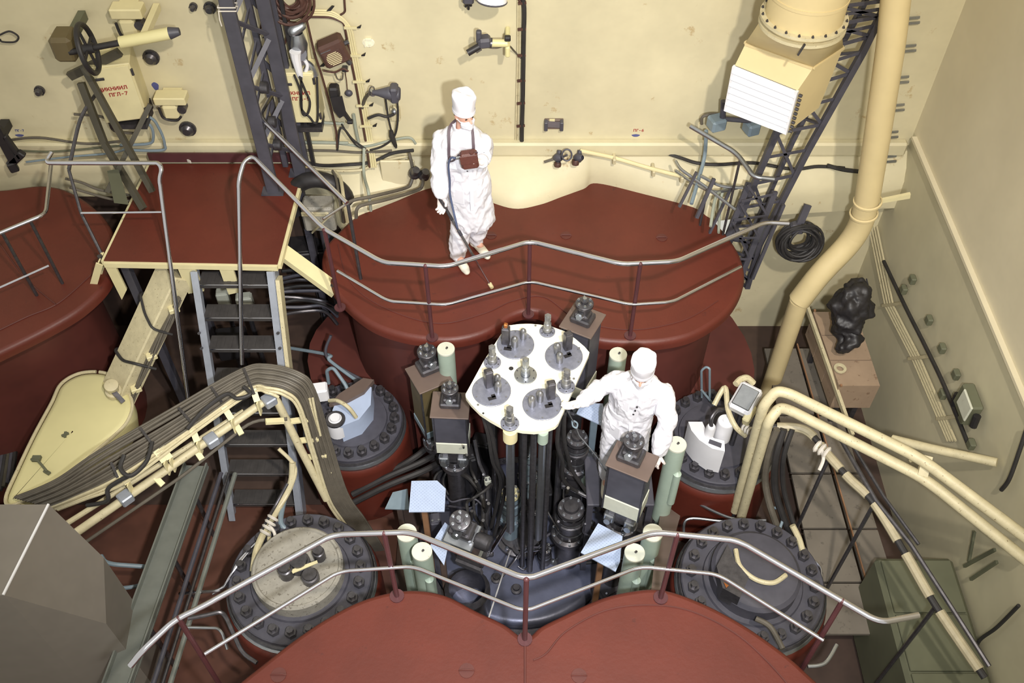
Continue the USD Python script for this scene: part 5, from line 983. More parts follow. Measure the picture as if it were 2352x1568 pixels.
t = T('loudspeaker', 'dark brown slotted loudspeaker tilted on the back wall', 'speaker')
c = W(766, 116, .17); R = rotx(0) @ np.array([[math.cos(.32), 0, -math.sin(.32)], [0, 1, 0], [math.sin(.32), 0, math.cos(.32)]]) @ rotz(12)
t.part('case', B().box(c, (.225, .16, .215), R, .022), 'cable_brown')
g = t.part('grille_panel', B().box(c + R @ V(-.01, -.082, -.025), (.15, .006, .13), R, .003), 'cable_brown')
for k in range(8): w_ = .13 * math.sqrt(max(.1, 1 - ((k - 3.5) / 4.4)**2)); t.part('slot', B().box(c + R @ V(-.01, -.087, -.075 + .0145 * k), (w_, .004, .006), R), 'cream_paint', g)
t.part('name_strip', B().box(c + R @ V(-.05, -.083, .06), (.09, .005, .006), R), 'steel_brushed'); t.part('mount', B().bar(c, V(c[0], WY - .01, c[2]), .08, .08), 'dark_grey'); t.part('side_knob', B().cyl(c + R @ V(.11, 0, .02), c + R @ V(.15, 0, .02), .02, 10), 'steel_dark')
t.part('cable_gland', B().cyl(c + R @ V(.06, 0, -.10), c + R @ V(.075, 0, -.17), .022, 10), 'steel_dark'); t.done()
t = T('conduit_bundle', 'bundle of four cream conduits curving down the back wall beside the dark speaker', 'conduit')
base = [(640, 33), (700, 31), (762, 32), (790, 48), (800, 66), (812, 130), (826, 200), (838, 270), (850, 340), (856, 384)]
for k in range(4):
    o = (k - 1.5) * 5; p = [W(x + (o if y > 60 else 0), y + (-o if y < 40 else (-o * .6 if y < 60 else 0)), .03) for x, y in base]; t.part('conduit', B().tube(fillet(p, .12, 5), .010, 8), 'cream_paint' if k else 'cable_brown')
for k, (x, y) in enumerate(((806, 64), (816, 128), (826, 188), (834, 243), (842, 290), (850, 345))): t.part('clamp', B().bar(W(x - 16, y, .045), W(x + 14, y, .045), .022, .012, hint=(0, 1, 0)), 'cream_paint'); t.part('tab', B().plate([W(x + 12, y + 1, .05), W(x + 24, y - 6, .05), W(x + 22, y + 1, .05)], .012, (0, -1, 0)), 'black_paint')
for x, y in ((714, 20), (758, 20), (610, 82), (742, 148)): t.part('tab', B().plate([W(x - 8, y + 6, .05), W(x + 4, y - 6, .05), W(x + 10, y - 5, .05), W(x + 2, y + 5, .05)], .012, (0, -1, 0)), 'black_paint')
t.part('conduit', B().tube(fillet([W(782, 34, .03), W(793, 28, .03), W(791, 0, .03), W(791, -20, .03)], .05), .009, 8), 'cable_brown'); t.done()
t = T('pull_switch', 'small dark pull switch on a cord hanging below the dark speaker', 'switch'); t.part('cord', B().tube([W(792, 160, .05), W(796, 185, .05), W(798, 206, .05)], .004, 6), 'cable_brown'); t.part('grip', B().ball(W(801, 214, .05), .035, 2, (1, .8, .9)), 'dark_grey'); t.part('cord_box', B().box(W(792, 158, .03), (.05, .06, .04), None, .008), 'steel_dark'); t.done()
t = T('upright_device', 'dark upright device with a hanging arm, right of the right cream cabinet', 'device'); c = W(776, 222, .2)
t.part('column', B().box(W(768, 210, .2), (.085, .1, .12), None, .015), 'black_paint'); t.part('body', B().hull([W(x, y, d) for d in (.1, .26) for x, y in ((758, 225), (786, 220), (796, 262), (780, 272), (766, 254))]), 'black_paint'); t.part('arm', B().bar(W(788, 255, .2), W(804, 278, .2), .03, .03, hint=(0, 1, 0)), 'black_paint'); t.part('arm_end', B().box(W(804, 279, .2), (.05, .05, .03), None, .006), 'black_paint'); t.part('mount', B().bar(W(772, 235, .2), W(772, 235, .0), .06, .10), 'black_paint'); t.done()
t = T('floodlight', 'dark conical floodlight on a bent arm, left of the person with the probe', 'lamp'); c = W(890, 214, .25); R_ = unit(W(914, 216, .25) - W(872, 214, .25))
t.part('hood', B().lathe([(.02, -.13), (.03, -.08), (.055, .0), (.06, .02), (.06, .10), (.05, .11)], c=c, axis=R_, n=18), 'dark_grey'); t.part('head_block', B().box(W(906, 214, .25), (.07, .12, .15), None, .015), 'dark_grey'); t.part('arm', B().tube(spline([W(872, 214, .25), W(850, 214, .16), W(838, 228, .06), W(832, 248, .03)], 6), .016, 8), 'cable_grey'); t.part('hinge', B().cyl(W(856, 208, .2), W(856, 218, .2), .025, 10), 'steel_brushed'); t.part('lead', B().tube(spline([W(846, 222, .2), W(850, 202, .2), W(858, 200, .2), W(860, 210, .2)], 5), .006, 6), 'cable_grey'); t.done()
t = T('cable_plug', 'black plug at the end of the hanging floodlight cable', 'plug'); t.part('body', B().tube([W(898, 300, .12), W(900, 312, .12), W(905, 326, .12), W(909, 336, .12)], [.018, .026, .022, .016], 10), 'black_rubber'); t.part('pin', B().cyl(W(909, 336, .12), W(910, 339, .12), .012, 8), 'steel_dark'); t.done()
t = T('small_lamp', 'small bracket lamp on the back wall below the dark floodlight', 'lamp'); t.part('plate', B().box(W(908, 260, .03), (.09, .06, .14), None, .01), 'cream_worn'); t.part('lens', B().ball(W(906, 256, .08), .03, 2), 'steel_brushed'); t.part('guard', B().tube([W(900, 248, .06), W(904, 244, .12), W(912, 252, .12), W(912, 268, .06)], .006, 6), 'cream_worn'); t.done()
b = B(); c = W(846, 98); v = B().lathe([(1, 0), (.9, 1), (0, 1)], n=14); vv = v.v[0]; b.add(np.column_stack([c[0] + vv[:, 0] * .055, c[1] - vv[:, 2] * .006, c[2] + vv[:, 1] * .045]), v.f[0]); b.box(W(846, 90, .012), (.05, .02, .012)); b.box(W(838, 100, .012), (.008, .02, .06)); b.box(W(850, 104, .012), (.012, .02, .02))
one('round_patch', b, 'plate_cream', 'small pale patched hole in the back wall right of the conduit bundle', 'patch')
t = T('hanging_lamp', 'white domed lamp cut by the top edge of the photo', 'lamp'); c = W(1130, -4, .35); t.part('shade', B().lathe([(.03, .12), (.08, .08), (.115, .01), (.12, -.02), (.11, -.022)], c=c, axis=(.1, .2, 1), n=24), 'white_paint'); t.part('rim', B().lathe([(.118, -.03), (.125, -.022), (.118, -.014)], c=c, axis=(.1, .2, 1), n=24), 'dark_grey'); t.part('stem', B().bar(c + V(0, 0, .1), V(c[0], WY - .02, c[2] + .12), .03, .03), 'steel_dark'); t.done()
t = T('hanging_grip', 'dark hook tool hanging at the top of the back wall', 'tool')
for dx, dy in ((-7, 16), (0, 22), (6, 14)): t.part('prong', B().cyl(W(1076, -6, .12), W(1076 + dx, dy, .12), .016, 8, .01), 'black_paint')
t.part('head', B().box(W(1076, -10, .1), (.09, .16, .08), None, .015), 'dark_grey'); t.done()
t = T('camera_head', 'dark jointed camera head on a cream arm on the back wall above the white person', 'camera')
t.part('arm', B().cyl(W(1166, 99, .3), W(1128, 99, .3), .032, 16), 'cream_smooth'); t.part('clamp', B().cyl(W(1130, 99, .3), W(1122, 98, .3), .042, 14), 'steel_dark'); t.part('head', B().box(W(1112, 95, .3), (.11, .11, .09), rotz(10), .02), 'dark_grey'); t.part('lens', B().cyl(W(1104, 104, .32), W(1074, 122, .36), .028, 14), 'black_paint'); t.part('lens', B().cyl(W(1104, 110, .3), W(1092, 118, .32), .022, 12), 'steel_brushed'); t.part('bracket', B().box(W(1100, 84, .3), (.045, .05, .11), rotx(0), .01), 'dark_grey')
t.part('cable', B().tube(spline([W(1118, 108, .3), W(1140, 110, .28), W(1166, 104, .2), W(1180, 116, .05), W(1196, 134, .02)], 6), .008, 6), 'cable_grey'); t.part('wall_mount', B().box(W(1166, 96, .16), (.04, .32, .10), None, .01), 'cream_smooth'); t.part('knob', B().box(W(1166, 88, .31), (.05, .05, .04), None, .008), 'black_paint'); t.done()
t = T('riser_conduit', 'thick black cable with two thin conduits clipped straight down the middle of the back wall', 'conduit')
t.part('cable', B().tube(spline([W(1198, -20, .03), W(1204, 20, .03), W(1203, 80, .03), W(1202, 150, .03), W(1201, 220, .03), W(1199, 290, .03), W(1198, 345, .03)], 5), .020, 10), 'black_rubber')
for o in (-7, -12): t.part('conduit', B().tube([W(1202 + o, -20, .02), W(1201 + o, 120, .02), W(1198 + o, 250, .02), W(1196 + o, 345, .02)], .009, 8), 'cream_worn')
for y in (8, 68, 128, 186, 238, 290, 340): t.part('clip', B().bar(W(1190 - y * .012, y, .04), W(1209 - y * .012, y - 2, .04), .022, .014, hint=(0, 1, 0)), 'cable_brown')
t.part('end_gland', B().cyl(W(1198, 344, .03), W(1197, 354, .03), .028, 10), 'steel_dark'); t.part('conduit', B().tube(fillet([W(1186, -20, .03), W(1190, -2, .03), W(1202, 12, .03)], .05), .012, 8), 'cable_brown'); t.done()
t = T('bracket_plate', 'grey bracket plate with two dark blocks on the back wall right of the riser cable', 'bracket'); t.part('back_plate', B().box(W(1272, 284, .015), (.175, .03, .105), None, .005), 'brown_plate'); t.part('bow', B().hull([W(x, y, d) for d in (.03, .06) for x, y in ((1256, 278), (1256, 292), (1274, 287), (1290, 280), (1290, 294))]), 'steel_brushed')
for x in (1254, 1290): t.part('block', B().box(W(x, 288, .05), (.032, .06, .095), None, .005), 'dark_grey')
t.part('label_plate', B().box(W(1268, 276, .034), (.05, .008, .025)), 'cream_paint'); t.done()
t = T('ledge_valve', 'two dark valves with a small handwheel on the cream pipe below the wall ledge', 'valve')
t.part('pipe', B().tube(fillet([W(1332, 346, .12), W(1410, 362, .12), W(1490, 386, .12), W(1560, 404, .12), W(1600, 408, .12)], .1), .020, 10), 'cream_paint')
for x in (1285, 1332): t.part('stub', B().cyl(W(x, 345, .12), W(x - 3, 372, .14), .022, 12), 'dark_grey'); t.part('valve_body', B().lathe([(.02, -.05), (.04, -.02), (.04, .02), (.02, .05)], c=W(x - 3, 362, .16), axis=(.6, -.5, .4), n=14), 'dark_grey')
t.part('end_cap', B().lathe([(.03, -.02), (.035, 0), (.03, .02), (0, .025)], c=W(1281, 378, .16), axis=(0, -.4, -1), n=14), 'cable_brown'); t.part('end_cap', B().lathe([(.03, -.03), (.035, 0), (.03, .02), (0, .025)], c=W(1322, 374, .16), axis=(0, -.4, -1), n=14), 'cable_brown')
wc = W(1302, 356, .24); t.part('handwheel', B().tube([wc + V(.045 * math.cos(a_), .02 * math.sin(a_), .05 * math.sin(a_)) for a_ in np.linspace(0, 6.283, 20)], .008, 6), 'dark_grey'); t.part('stem', B().cyl(W(1286, 364, .17), wc, .010, 8), 'dark_grey'); t.part('flow_pipe', B().cyl(W(1250, 372, .05), W(1282, 362, .14), .012, 8), 'cable_grey')
for x, y in ((1410, 362), (1500, 390), (1565, 404)): t.part('clip', B().box(W(x, y, .08), (.03, .14, .06), None, .006), 'cream_worn')
t.done()
for k, (pth, o, r, m_, lab) in enumerate((([(1484, 344), (1530, 352), (1562, 362), (1600, 374), (1650, 378), (1730, 374), (1820, 388), (1880, 382), (1940, 386)], .06, .016, 'black_rubber', 'black cable sagging along the right part of the back wall under the ledge'), ([(1552, 392), (1600, 424), (1645, 440), (1706, 428)], .3, .014, 'steel_brushed', 'dull steel pipe bending at the right edge of the far deck'), ([(1650, 545), (1660, 440), (1700, 430)], .4, .014, 'pale_pipe', 'pale pipe rising at the right edge of the far deck, rear one'),
      ([(1632, 520), (1645, 450), (1670, 436)], .45, .014, 'pale_pipe', 'pale pipe rising at the right edge of the far deck, front one'), ([(1622, 300), (1618, 360), (1602, 420), (1588, 468)], .25, .018, 'blue_grey', 'pale blue pipe dropping from the blue fitting to the far deck'), ([(1612, 285), (1614, 268), (1640, 262), (1664, 266)], .2, .014, 'cable_grey', 'grey hose curving over the pale blue fitting under the duct'),
      ([(700, 372), (740, 380), (800, 378), (855, 372), (900, 352), (950, 345)], .1, .016, 'black_rubber', 'thick black cable drooping on the wall left of the person with the probe'), ([(700, 384), (760, 392), (830, 390), (870, 372), (930, 360), (942, 362), (950, 392)], .12, .012, 'cream_worn', 'cream pipe under the thick black cable on the lower back wall'), ([(940, 352), (948, 390), (944, 420), (930, 432), (860, 450), (800, 466), (790, 510)], .22, .016, 'cable_grey', 'dark pipe following the back edge of the far deck, upper one'),
      ([(972, 400), (970, 425), (955, 438), (880, 460), (825, 474), (818, 500)], .3, .016, 'cable_grey', 'dark pipe following the back edge of the far deck, lower one'), ([(690, 330), (740, 326), (800, 332), (840, 336), (900, 322), (940, 316), (955, 330)], .08, .012, 'pale_pipe', 'pale pipe along the wall ledge behind the far railing'), ([(685, 345), (760, 346), (830, 350), (900, 346)], .1, .012, 'cable_grey', 'grey pipe just under the wall ledge behind the far railing'),
      ([(676, 300), (680, 284), (700, 280), (790, 284)], .08, .014, 'pale_pipe', 'pale grey pipe bent around the lower right cabinet, upper one'), ([(676, 300), (682, 322), (700, 326), (800, 328)], .10, .014, 'pale_pipe', 'pale grey pipe bent around the lower right cabinet, lower one'), ([(836, 340), (836, 400), (846, 440), (852, 484)], .2, .014, 'pale_pipe', 'pale grey vertical pipe on the lower back wall'),
      ([(770, 395), (782, 410), (790, 460), (798, 510)], .25, .016, 'cream_worn', 'cream vertical pipe on the lower back wall beside the round opening, left one'), ([(764, 392), (772, 410), (780, 460), (788, 510)], .22, .012, 'cable_grey', 'grey vertical pipe on the lower back wall beside the round opening'), ([(812, 262), (818, 300), (826, 335)], .05, .016, 'pale_pipe', 'pale vertical conduit above the wall ledge, left of the conduit bundle'), ([(1900, 380), (1940, 390), (1990, 395)], .1, .02, 'black_rubber', 'black hose on the back wall behind the tall cream pipe'))):
    t = one('pipe' if 'pipe' in lab else 'cable' if 'cable' in lab else 'conduit', B().tube(spline([W(x, y, o) for x, y in pth], 7), r, 8), m_, lab, 'pipe' if 'pipe' in lab else 'cable' if 'cable' in lab else 'hose')
t = T('pipe_valve', 'pair of dark valves at the end of the pipes beside the white person', 'valve')
for x, y in ((952, 398), (974, 402)): t.part('body', B().lathe([(.03, -.06), (.055, -.02), (.055, .02), (.03, .06)], c=W(x, y, .26), axis=(.3, -.3, 1), n=14), 'steel_dark'); t.part('wheel', B().cyl(W(x, y, .3), W(x + 4, y - 8, .36), .035, 12), 'steel_dark')
t.done()
b = B().box(W(915, 395, .03), (.32, .03, .28), None, .008); one('hatch_panel', b, 'wall_paint', 'plain rectangular hatch panel low on the back wall, left of the person with the probe', 'panel')
t = T('duct_opening', 'duct opening below the platform railing, arch of shade built as black ring, cream box inside', 'duct'); c = P(735, 468, y=6.85)
t.part('ring', B().tube([c + V(.26 * math.cos(a_), .02, .28 * math.sin(a_)) for a_ in np.linspace(-.6, 3.6, 24)], .075, 12), 'black_paint'); t.part('box', B().box(c + V(-.02, .0, -.12), (.30, .2, .30), None, .02), 'cover_grey'); t.part('box_lid', B().box(c + V(-.04, -.10, -.04), (.26, .02, .05), None, .006), 'cream_worn'); t.part('brace', B().bar(c + V(-.1, -.12, -.26), c + V(.14, -.12, .0), .02, .012), 'cream_worn'); t.part('pipe_leg', B().cyl(V(c[0], c[1], FZ), c + V(0, 0, -.2), .06, 12), 'dark_grey'); t.done()  # the black arc turns an arch-shaped shadow into a solid ring
t = T('blue_fitting', 'pale blue pipe fittings under the louvred duct', 'fitting')
for x, y, w in ((1646, 282, .14), (1726, 292, .12)): t.part('block', B().box(W(x, y, .3), (w, .14, .12), rotz(20), .018), 'blue_grey')
t.part('link', B().cyl(W(1652, 272, .3), W(1724, 278, .3), .022, 10), 'dark_grey'); t.part('gland', B().cyl(W(1662, 232, .3), W(1660, 272, .3), .026, 10), 'dark_grey'); t.part('wall_mount', B().bar(W(1646, 284, .3), W(1646, 284, .0), .06, .06), 'blue_grey'); t.part('wall_mount', B().bar(W(1726, 292, .3), W(1726, 292, .0), .06, .06), 'blue_grey'); t.done()

# louvred duct at the upper right
t = T('louvred_duct', 'large cream ventilation duct with a white louvred outlet, hanging at the upper right', 'duct')
T1, T2, T3 = P(1712, 101, z=1.95), P(1867, 157, z=1.95), P(1936, 111, z=1.95); T4 = T1 + T3 - T2
G1, G2 = P(1688, 150, z=1.80), P(1832, 208, z=1.80); G4, G3 = P(1668, 252, z=1.36), P(1806, 305, z=1.32)
fn = unit(np.cross(G2 - G1, G4 - G1)); fn = fn if fn[1] < 0 else -fn
r_ = unit(G3 - CAM); G3 = CAM + r_ * (((G1 - CAM) @ fn) / (r_ @ fn))
b3 = T3 + V(-.05, 0, -.55); b4 = T4 + V(0, 0, -.5)
t.part('outlet_box', B().hull([T1, T2, T3, T4, G1, G2, G3, G4, b3, b4]), 'duct_cream', smooth=15)
e = lambda p, q: B().bar(p + V(0, 0, .005), q + V(0, 0, .005), .03, .02)
for p, q in ((T1, T2), (T2, T3), (T3, T4), (T4, T1)): t.part('edge_flange', e(p, q), 'duct_cream')
cc = (T1 + T3) / 2 + V(0, 0, .30); cc[:2] += (P(1836, 84, z=2.2)[:2] - cc[:2]) * .8; rad = .29
sq = [T1, T2, T3, T4]; N = 48; top = [cc + V(rad * math.cos(a_), rad * math.sin(a_), 0) for a_ in np.linspace(0, 2 * math.pi, N, False)]
t.part('transition', B().hull(top + [p + V(0, 0, .01) for p in sq]), 'duct_cream', smooth=25)
t.part('round_duct', B().cyl(cc, cc + V(.0, .0, 2.2), rad * .96, 48), 'duct_cream', smooth=60)
for z, r in ((.03, 1.09), (.085, 1.09), (.27, .98)): t.part('flange_ring', B().lathe([(rad * .95, z - .012), (rad * r, z - .012), (rad * r, z + .012), (rad * .95, z + .012)], c=cc, n=48), 'cream_worn' if z < .2 else 'duct_cream')
bolts(t, '', cc + V(0, 0, .095), (0, 0, 1), rad * 1.04, 20, .010, .02, 'steel_dark')
Lp_ = lambda a_, b_, f: a_ * (1 - f) + b_ * f
t.part('shade_backing', B().plate([G1 + fn * .004, G4 + fn * .004, G3 + fn * .004, G2 + fn * .004], .003, fn), 'dark_grey')  # dark sheet standing in for the shade between the slats
for p, q in ((G1, G4), (G2, G3)): t.part('side_rail', B().bar(p + fn * .01, q + fn * .01, .02, .03, hint=fn), 'white_paint')
for k in range(7):
    f0, f1 = k / 7, (k + 1) / 7 - .022
    a_, b_, c_, d_ = Lp_(G1, G4, f0), Lp_(G2, G3, f0), Lp_(G2, G3, f1), Lp_(G1, G4, f1)
    t.part('louvre_slat', B().hull([a_ + fn * .016, b_ + fn * .016, c_ + fn * .034, d_ + fn * .034, a_ + fn * .006, b_ + fn * .006, c_ + fn * .02, d_ + fn * .02]), 'white_paint')
for k in range(9): q = Lp_(G2, G3, .08 + k * .105) + unit(G2 - G1) * .02; t.part('side_bolt', B().cyl(q, q + unit(G2 - G1) * .025, .013, 6), 'steel_dark')
t.part('clip', B().bar(cc + V(-.08, -rad * 1.1, -.03), cc + V(-.05, -rad * 1.1, .06), .015, .012), 'steel_dark')
t.part('hanger', B().bar(cc + V(.1, rad * .9, .6), V(cc[0] + .1, WY - .02, cc[2] + .6), .06, .06), 'dark_grey'); t.done()

# ---------------------------------------------------------------- people
def sph(p, r, n=20): return m3.Manifold.sphere(r, n).translate(tuple(map(float, p)))
def limb(js):
    s_ = [sph(p, r) for p, r in js]; return [m3.Manifold.batch_hull([a_, b_]) for a_, b_ in zip(s_, s_[1:])]
def fuse(ms, l, it=8, wr=0.0, seed=0, fs=(9, 9, 5)):
    m = m3.Manifold.batch_boolean(ms, m3.OpType.Add).refine_to_length(l).to_mesh(); tm = trimesh.Trimesh(m.vert_properties[:, :3], m.tri_verts)
    trimesh.smoothing.filter_taubin(tm, iterations=it)
    if wr:
        nz = meshkit.fbm(tm.vertices * np.array(fs), 4, seed); nz = 1 - np.abs(2 * nz - 1) * 2
        tm.vertices = tm.vertices + tm.vertex_normals * (nz[:, None] - .3) * wr
    return B().tm(tm)
def oval(c, rx, ry, R, n=26): return [np.asarray(c) + R @ V(rx * math.cos(a_), ry * math.sin(a_), 0) for a_ in np.linspace(0, 2 * math.pi, n, False)]
def skirted(secs, R):
    return [m3.Manifold.hull_points([tuple(map(float, p)) for p in oval(a_[0], a_[1], a_[2], R) + oval(b_[0], b_[1], b_[2], R)]) for a_, b_ in zip(secs, secs[1:])]
def hand(w, fwd, side, curl, s=1.0, grow=0.0, thumb=1):
    """Palm, four bent fingers of different lengths and a thumb from the side; fwd: from wrist to knuckles, side: towards the thumb."""
    f, sd = unit(fwd), unit(side); sd = unit(sd - f * (f @ sd)); dn = np.cross(f, sd) * thumb
    w = np.asarray(w, float); g = grow; out = []
    k0 = [w + f * .085 * s + sd * (.03 - .02 * k) * s for k in range(4)]
    out.append(m3.Manifold.batch_hull([sph(w, .024 * s + g, 12), sph(w + f * .03 * s + sd * .022 * s, .017 * s + g, 12)] + [sph(p, .0125 * s + g, 12) for p in k0]))
    for k, (p, L) in enumerate(zip(k0, (.072, .08, .075, .058))):
        a_, pts_ = 0.0, [p]
        for j, seg in enumerate((.42, .33, .25)):
            a_ += curl * (.8 + .15 * k) * (.7, 1.0, .8)[j]; d = f * math.cos(a_) + dn * math.sin(a_); pts_.append(pts_[-1] + d * L * seg * s)
        out += [m3.Manifold.batch_hull([sph(x, r1 * s + g, 10), sph(y, r2 * s + g, 10)]) for x, y, r1, r2 in zip(pts_, pts_[1:], (.0098, .009, .0082), (.009, .0082, .0074))]
    t0 = w + f * .028 * s + sd * .028 * s; t1 = t0 + (sd * .7 + f * .6 + dn * .25) * .036 * s; t2 = t1 + (f * .8 + sd * .3 + dn * .5 * (1 + curl)) * .028 * s
    out += limb([(t0, .0125 * s + g), (t1, .0105 * s + g), (t2, .0088 * s + g)])
    return out
def person(label, J, yaw, hyaw, hpitch, seed, lean, hands, shoes=True):
    t = T('person', label, 'person'); Rb = rotz(yaw); Rh = rotz(hyaw) @ rotx(hpitch)      # facing -y at yaw 0
    H = J['head']; HS = .86; h = lambda x, y, z: H + Rh @ V(x, y, z) * HS; hs = lambda p, r, n=20: sph(p, r * HS, n)
    # body: one continuous figure
    sk = m3.Manifold.sphere(1, 40).scale((.074 * HS, .094 * HS, .112 * HS)); face = sk
    M = np.column_stack([Rh, H]); body = [face.transform(M)]
    body += [m3.Manifold.batch_hull([hs(h(0, -.045, -.055), .052), hs(h(0, -.062, -.092), .026), hs(h(0, .02, -.03), .066)])]      # jaw and chin
    body += [m3.Manifold.batch_hull([hs(h(0, -.088, .018), .008, 10), hs(h(0, -.112, -.022), .0125, 10), hs(h(0, -.085, -.030), .016, 10)])]   # nose
    body += [m3.Manifold.batch_hull([hs(h(s_ * .030, -.083, .030), .010, 10), hs(h(s_ * .012, -.090, .032), .009, 10)]) for s_ in (-1, 1)]         # brows
    body += [m3.Manifold.batch_hull([hs(h(s_ * .074, .012, .018), .012, 10), hs(h(s_ * .076, .004, -.028), .009, 10), hs(h(s_ * .084, .022, .004), .008, 10)]) for s_ in (-1, 1)]   # ears
    body += [m3.Manifold.batch_hull([hs(h(s_ * .012, -.088, -.058), .008, 10), hs(h(-s_ * .006, -.091, -.058), .009, 10)]) for s_ in (-1, 1)]   # lips
    body += limb([(h(0, .02, -.06), .05), (J['neck'], .054), (J['chest'], .105), (J['belly'], .10), (J['hips'], .105)])
    for s_ in ('l', 'r'):
        body += limb([(J['neck'] * .8 + J['chest'] * .2, .045), (J['sh' + s_] + V(0, 0, -.05), .045), (J['el' + s_], .038), (J['wr' + s_], .026)])
        body += limb([(J['hips'], .09), (J['hp' + s_], .08), (J['kn' + s_], .052), (J['an' + s_], .036), (J['to' + s_] + V(0, 0, .02), .028)])
        w = hands[s_]; body += hand(J['wr' + s_], w[0], w[1], w[2], 1.0, 0, w[3])
    bd = t.part('body', fuse(body, .009, 5), 'skin', smooth=70)
    for s_ in (-1, 1): t.part('eye', B().ball(h(s_ * .031, -.083, .012), .0095, 2, (1.2, .7, .6), Rh), 'eye_dark', bd)
    hb = [(h(0, .04, -.015), .064), (h(0, .045, -.05), .054)]; t.part('hair', fuse(limb(hb), .012, 4), 'hair', bd, smooth=60)
    # coat
    secs = [(J['hem'] + V(0, 0, 0), .185, .15), (J['hips'] * .5 + J['hem'] * .5, .18, .145), (J['hips'], .182, .14), (J['waist'] , .160, .122), (J['chest'] * .5 + J['waist'] * .5, .182, .13), (J['chest'], .192, .130), (J['neck'] * .4 + J['chest'] * .6 + V(0, 0, .015), .172, .112), (J['neck'] * .8 + J['chest'] * .2, .11, .092), (J['neck'] + V(0, 0, -.0), .074, .074), (J['neck'] + V(0, 0, .02), .066, .066)]
    coat = skirted(secs, Rb)
    for s_ in ('l', 'r'):
        e = J['el' + s_]; w = J['wr' + s_]; m_ = e * .45 + w * .55 + V(0, 0, -.012)
        coat += limb([(J['neck'] * .5 + J['sh' + s_] * .5 + V(0, 0, -.035), .062), (J['sh' + s_] + V(0, 0, -.045), .070), (J['sh' + s_] * .5 + e * .5 + V(0, 0, -.015), .069), (e, .064), (m_, .060), (e * .12 + w * .88, .050)])
    ct = t.part('coat', fuse(coat, .014, 6, .030, seed, (9, 9, 4.5)), 'white_cloth', smooth=70)
    for s_ in ('l', 'r'):
        e = J['el' + s_]; w = J['wr' + s_]; t.part('cuff', B().lathe([(.047, -.02), (.052, -.012), (.052, .012), (.045, .018), (.03, .018)], c=e * .1 + w * .9, axis=w - e, n=20), 'white_cloth', ct)
    fr = lambda z_, x, o: None
    belt = [J['waist'] + Rb @ V(.170 * math.cos(a_), .130 * math.sin(a_), 0) for a_ in np.linspace(0, 2 * math.pi, 33)]
    t.part('belt', B().strip(belt, .04, .012, (0, 0, 1)), 'white_cloth', ct)
    t.part('belt_end', B().strip([J['waist'] + Rb @ V(.02, -.138, .0), J['waist'] + Rb @ V(.03, -.152, -.10), J['waist'] + Rb @ V(.03, -.150, -.30)], .03, .006, Rb @ V(1, 0, 0)), 'white_cloth', ct)
    cn = J['neck']; col = [cn + Rb @ V(.072 * math.cos(a_), .072 * math.sin(a_), .012 - .012 * (math.sin(a_) < -.5)) for a_ in np.linspace(-math.pi / 2 + .15, 1.5 * math.pi - .15, 28)]
    t.part('collar', B().strip(col, .055, .012, (0, 0, 1)), 'white_cloth', ct)
    for k in range(4):
        f = .12 + .25 * k; c = J['chest'] * (1 - f) + J['waist'] * f + Rb @ V(.015, -.150 + .006 * k, .03); t.part('button', B().cyl(c, c + Rb @ V(0, -.008, .002), .0075, 8), 'steel_dark', ct)
    t.part('front_placket', B().strip([J['chest'] + Rb @ V(.03, -.142, .08), J['waist'] + Rb @ V(.03, -.138, .02)], .04, .006, Rb @ V(1, 0, 0)), 'white_cloth', ct)
    for s_ in (-1, 1):
        c = J['hips'] + Rb @ V(s_ * .09, -.128, -.06); t.part('pocket', B().box(c, (.13, .014, .15), Rb @ rotz(s_ * 28), .006), 'white_cloth', ct)
    c = J['chest'] + Rb @ V(-.09, -.118, -.04); t.part('breast_pocket', B().box(c, (.10, .016, .11), Rb @ rotz(-22), .006), 'white_cloth', ct)
    # trousers
    tr = []
    for s_ in ('l', 'r'): tr += limb([(J['hips'] + V(0, 0, -.05), .11), (J['hp' + s_], .098), (J['kn' + s_], .080), (J['kn' + s_] * .35 + J['an' + s_] * .65, .078), (J['an' + s_] + V(0, 0, .005), .064)])
    t.part('trousers', fuse(tr, .018, 6, .020, seed + 4, (11, 11, 9)), 'white_cloth', smooth=70)
    for s_ in ('l', 'r'):
        an, to = J['an' + s_], J['to' + s_]; d = unit((to - an) * V(1, 1, 0)); f0 = V(an[0], an[1], J['fz'])
        sole = [(f0 - d * .055 + V(0, 0, .036), .036), (f0 + d * .06 + V(0, 0, .040), .042), (f0 + d * .15 + V(0, 0, .034), .040), (f0 + d * .19 + V(0, 0, .028), .028)]
        t.part('overshoe', fuse(limb(sole) + limb([(f0 - d * .02 + V(0, 0, .04), .05), (an + V(0, 0, .04), .052)]), .014, 5), 'bootie', smooth=70)
        w = hands[s_]; t.part('glove', fuse(hand(J['wr' + s_], w[0], w[1], w[2], 1.0, .0022, w[3]) + limb([(J['wr' + s_], .029), (J['wr' + s_] * .8 + J['el' + s_] * .2, .033)]), .006, 4), 'glove', smooth=70)
    # cap and mask
    cp = B(); n = 40; rows = []
    for r, z in ((.088, -.005), (.095, .0), (.096, .03), (.093, .034), (.095, .05), (.100, .10), (.104, .145), (.100, .165), (.08, .176), (.04, .172), (.002, .170)):
        a_ = np.arange(n) * 2 * math.pi / n; k = 1 + (.035 * np.sin(5 * a_ + z * 30) + .02 * np.sin(9 * a_ + 2)) * min(1, max(0, (z - .03) / .1))
        rows.append(np.stack([r * k * np.cos(a_), r * k * 1.12 * np.sin(a_), np.full(n, z) + .006 * np.sin(3 * a_) * (z > .1)], 1))
